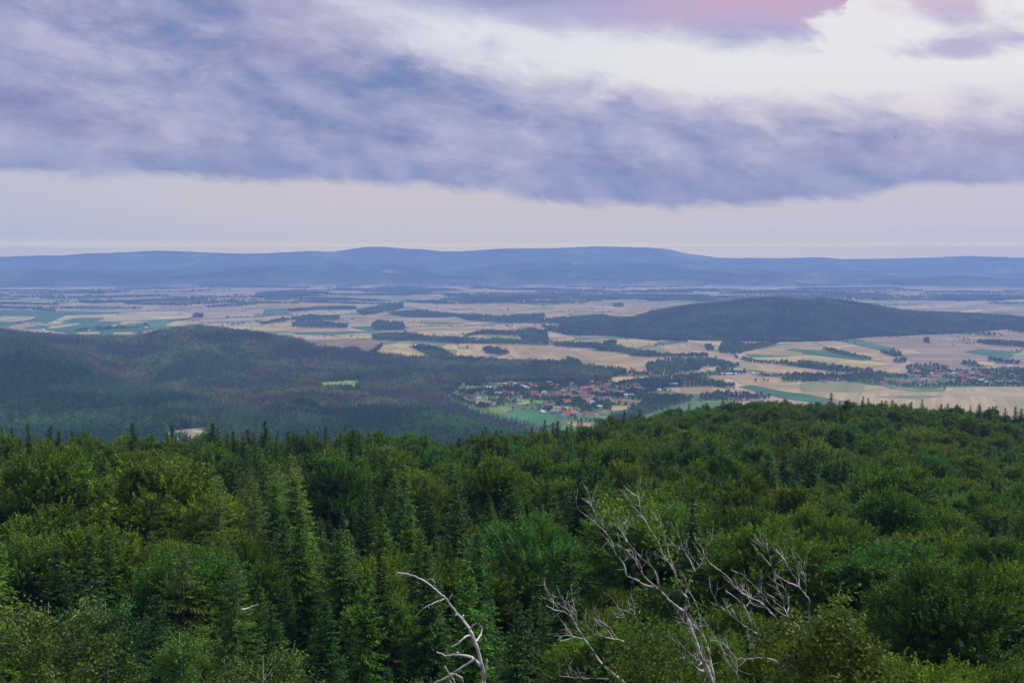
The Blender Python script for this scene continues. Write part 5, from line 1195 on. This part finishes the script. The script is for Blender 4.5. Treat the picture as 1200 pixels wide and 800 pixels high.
def twist_leaves(g, tips):
    P, T_ = [], []
    for (a, b, sx, sy, n) in ((280, 70, 55, 45, 260), (445, 70, 35, 45, 150), (485, 190, 20, 30, 70), (525, 250, 15, 35, 50), (575, 350, 25, 20, 50), (430, 560, 110, 70, 260), (400, 660, 120, 70, 420), (500, 740, 110, 70, 420), (330, 740, 90, 60, 280), (520, 610, 80, 60, 180), (640, 480, 40, 40, 90), (420, 420, 60, 40, 120)):
        for _ in range(n // 7):
            cx, cy = g.normal(a, sx * .6), g.normal(b, sy * .6); c = at(*m1(cx, cy), 28 + g.normal() * .7)
            for q in range(7): P.append(c + g.normal(size=3) * .13); T_.append(np.clip((.9 if b < 400 else .35) + g.normal() * .2, 0, 1))
    P = np.array(P); n = len(P)
    return leaves(P, g.normal(size=(n, 3)) + np.array([0, 0, .2]), g.normal(size=(n, 3)) + np.array([0, -.2, .5]), g.uniform(.07, .13, n), .065, np.array(T_))
bare_tree('twisted_beech', 'twisted bare beech with forked silvery limbs and a few golden leaves', TWIST, m1, 28.0, M_DEAD2, 8, .6, 5, (834, 800), scale=.62, crown=twist_leaves, extra=(8,))
GREY = [(3.6, 1.1, [(335, 800), (305, 772), (250, 730), (215, 690), (185, 640), (157, 602), (130, 560), (112, 520), (80, 495), (40, 490), (0, 468)]), (1.8, .6, [(112, 518), (86, 480), (60, 420)]), (1.8, .9, [(160, 612), (122, 602), (86, 594)]), (1.4, .6, [(130, 560), (128, 500), (110, 440)]),
        (1.6, .7, [(265, 782), (200, 780), (130, 776), (60, 770)]), (1.7, .8, [(330, 622), (300, 612), (255, 606), (200, 590), (194, 574)]), (1.5, .6, [(425, 556), (388, 532), (365, 485)]), (1.4, .5, [(60, 490), (30, 455), (5, 400)]), (1.4, .6, [(345, 560), (338, 520), (300, 470)]), (1.3, .5, [(300, 610), (270, 560), (200, 520)])]
bare_tree('grey_bare_tree', 'small grey bare tree leaning left beside the twisted beech', GREY, m1, 30.0, M_DEAD2, 8, .6, 7, (740, 800), scale=.8)
TOP = [(5.0, 1.0, [(628, 840), (625, 790), (622, 730), (614, 640), (604, 560), (595, 500), (592, 455), (597, 412), (572, 380), (545, 350), (500, 330), (460, 310), (430, 290), (414, 250), (385, 215), (350, 180), (318, 136)]),
       (2.4, .6, [(430, 290), (414, 240), (400, 190), (375, 140), (358, 88)]), (2.2, .6, [(550, 355), (530, 310), (500, 270), (480, 225), (440, 175), (415, 155)]), (1.7, .5, [(577, 378), (577, 300), (570, 255)]), (1.7, .5, [(547, 350), (545, 290), (525, 220), (512, 165), (512, 110)]),
       (3.8, 1.0, [(560, 640), (520, 570), (460, 522), (432, 490), (400, 455), (372, 425), (338, 408), (300, 390), (262, 370), (240, 340), (210, 300), (170, 270), (130, 240), (104, 212), (94, 168)]), (3.0, .9, [(560, 560), (530, 520), (490, 488), (440, 460), (410, 436), (390, 400), (360, 370), (330, 340), (300, 310), (280, 290)]),
       (3.2, 1.4, [(420, 640), (362, 577), (332, 522), (302, 470), (290, 440), (258, 408), (200, 368)]), (2.6, .8, [(362, 575), (310, 545), (260, 510), (210, 470), (170, 430), (150, 402)]), (2.0, .8, [(500, 490), (474, 450), (470, 402), (448, 366)]), (1.5, .6, [(492, 470), (500, 420), (505, 395)]),
       (3.0, 1.6, [(672, 778), (642, 752), (630, 725), (627, 685)]), (3.0, 1.6, [(612, 752), (577, 742), (547, 706), (515, 688)]), (3.2, 1.0, [(450, 700), (410, 686), (352, 680), (330, 687), (240, 686), (190, 656), (175, 610), (140, 570), (113, 532)]), (2.4, 1.2, [(337, 684), (341, 640), (325, 600), (326, 568)]),
       (1.7, .8, [(250, 682), (215, 640), (180, 605)]), (2.6, 1.4, [(690, 772), (770, 766), (800, 742), (818, 712)]), (3.4, 2.4, [(520, 860), (500, 770), (480, 715), (455, 690)]), (3.0, 2.2, [(550, 860), (540, 760), (520, 700)]), (1.8, .9, [(300, 440), (320, 410), (322, 380)]), (1.5, .8, [(250, 690), (255, 740), (262, 790)])]
BUSHP = [(350, 570), (400, 545), (455, 535), (520, 500), (545, 505), (600, 560), (660, 470), (720, 420), (765, 395), (800, 430), (830, 470), (826, 560), (885, 585), (905, 640), (950, 700), (1010, 745), (1045, 775), (1050, 830), (400, 830), (330, 790), (390, 740), (440, 700), (420, 640), (370, 600)]
def bush_leaves(g, tips):
    P, D, T_ = [], [], []
    n = 0
    while n < 360:
        a, b = g.uniform(330, 1050), g.uniform(395, 830)
        if not inpoly(np.array([a]), np.array([b]), BUSHP)[0]: continue
        if g.random() > (.4 if a < 560 and b > 650 else .95) or math.sin(a / 31 + 1.5 * math.sin(b / 43)) + math.sin(b / 27 + a / 60) < -.75: continue
        n += 1; c = at(*m2(a, b), 26.2 + g.normal() * .8); d = unit(np.array([g.normal() * .6 + .25, g.normal() * .5 - .2, g.uniform(.1, 1)])); tt = np.clip(g.normal(.5, .25), 0, 1)
        for q in range(22): P.append(c + d * g.uniform(-.30, .36) + g.normal(size=3) * .06); D.append(d + g.normal(size=3) * .8); T_.append(np.clip(tt + g.normal() * .18, 0, 1))
    P = np.array(P); n = len(P)
    return leaves(P, np.array(D), g.normal(size=(n, 3)) * .8 + np.array([0, -.25, .7]), g.uniform(.08, .15, n), .07, np.array(T_))
bare_tree('half_bare_beech', 'half-bare beech with reddish dead tops rising from leafy lower crown', TOP, m2, 26.5, M_DEAD2, 7, .55, 9, (952, 800), scale=.68, crown=bush_leaves, extra=(17, 18))

# small fallen stick and the bird
def stick():
    X, rad = branch([(283, 714), (292, 712), (296, 710), (303, 708)], lambda a, b: (a, b), 62.0, 2.0, 1.6, np.random.default_rng(4), .1)
    V, Fq = tube(X - X[0], rad, 6); link('broken_branch', mk_mesh('broken_branch', V, Fq, M_DEAD, smooth=True), loc=X[0], label='short white broken branch caught among the larch crowns', category='branch')
stick()
def bird():
    p = at(1049, 161, 260.0)
    V = [(0, .28, 0), (.06, .1, .03), (-.06, .1, .03), (.05, -.12, .02), (-.05, -.12, .02), (0, -.3, 0), (0, .05, -.06), (.32, .06, .10), (.62, -.06, .04), (.30, -.08, .08), (-.32, .06, .10), (-.62, -.06, .04), (-.30, -.08, .08), (0, 0, .07)]
    Fq = [(0, 1, 13), (0, 13, 2), (13, 1, 3), (13, 4, 2), (13, 3, 5), (13, 5, 4), (0, 6, 1), (0, 2, 6), (6, 3, 1), (6, 2, 4), (6, 5, 3), (6, 4, 5), (1, 7, 9), (1, 9, 3), (7, 8, 9), (2, 12, 10), (2, 4, 12), (10, 12, 11)]
    link('bird', mk_mesh('bird', V, Fq, plain_mat('dark_feathers', (.04, .045, .05), .8, .2, 5)), loc=p, rz=.9, label='tiny dark bird gliding before the blue cloud bank', category='bird')
bird()
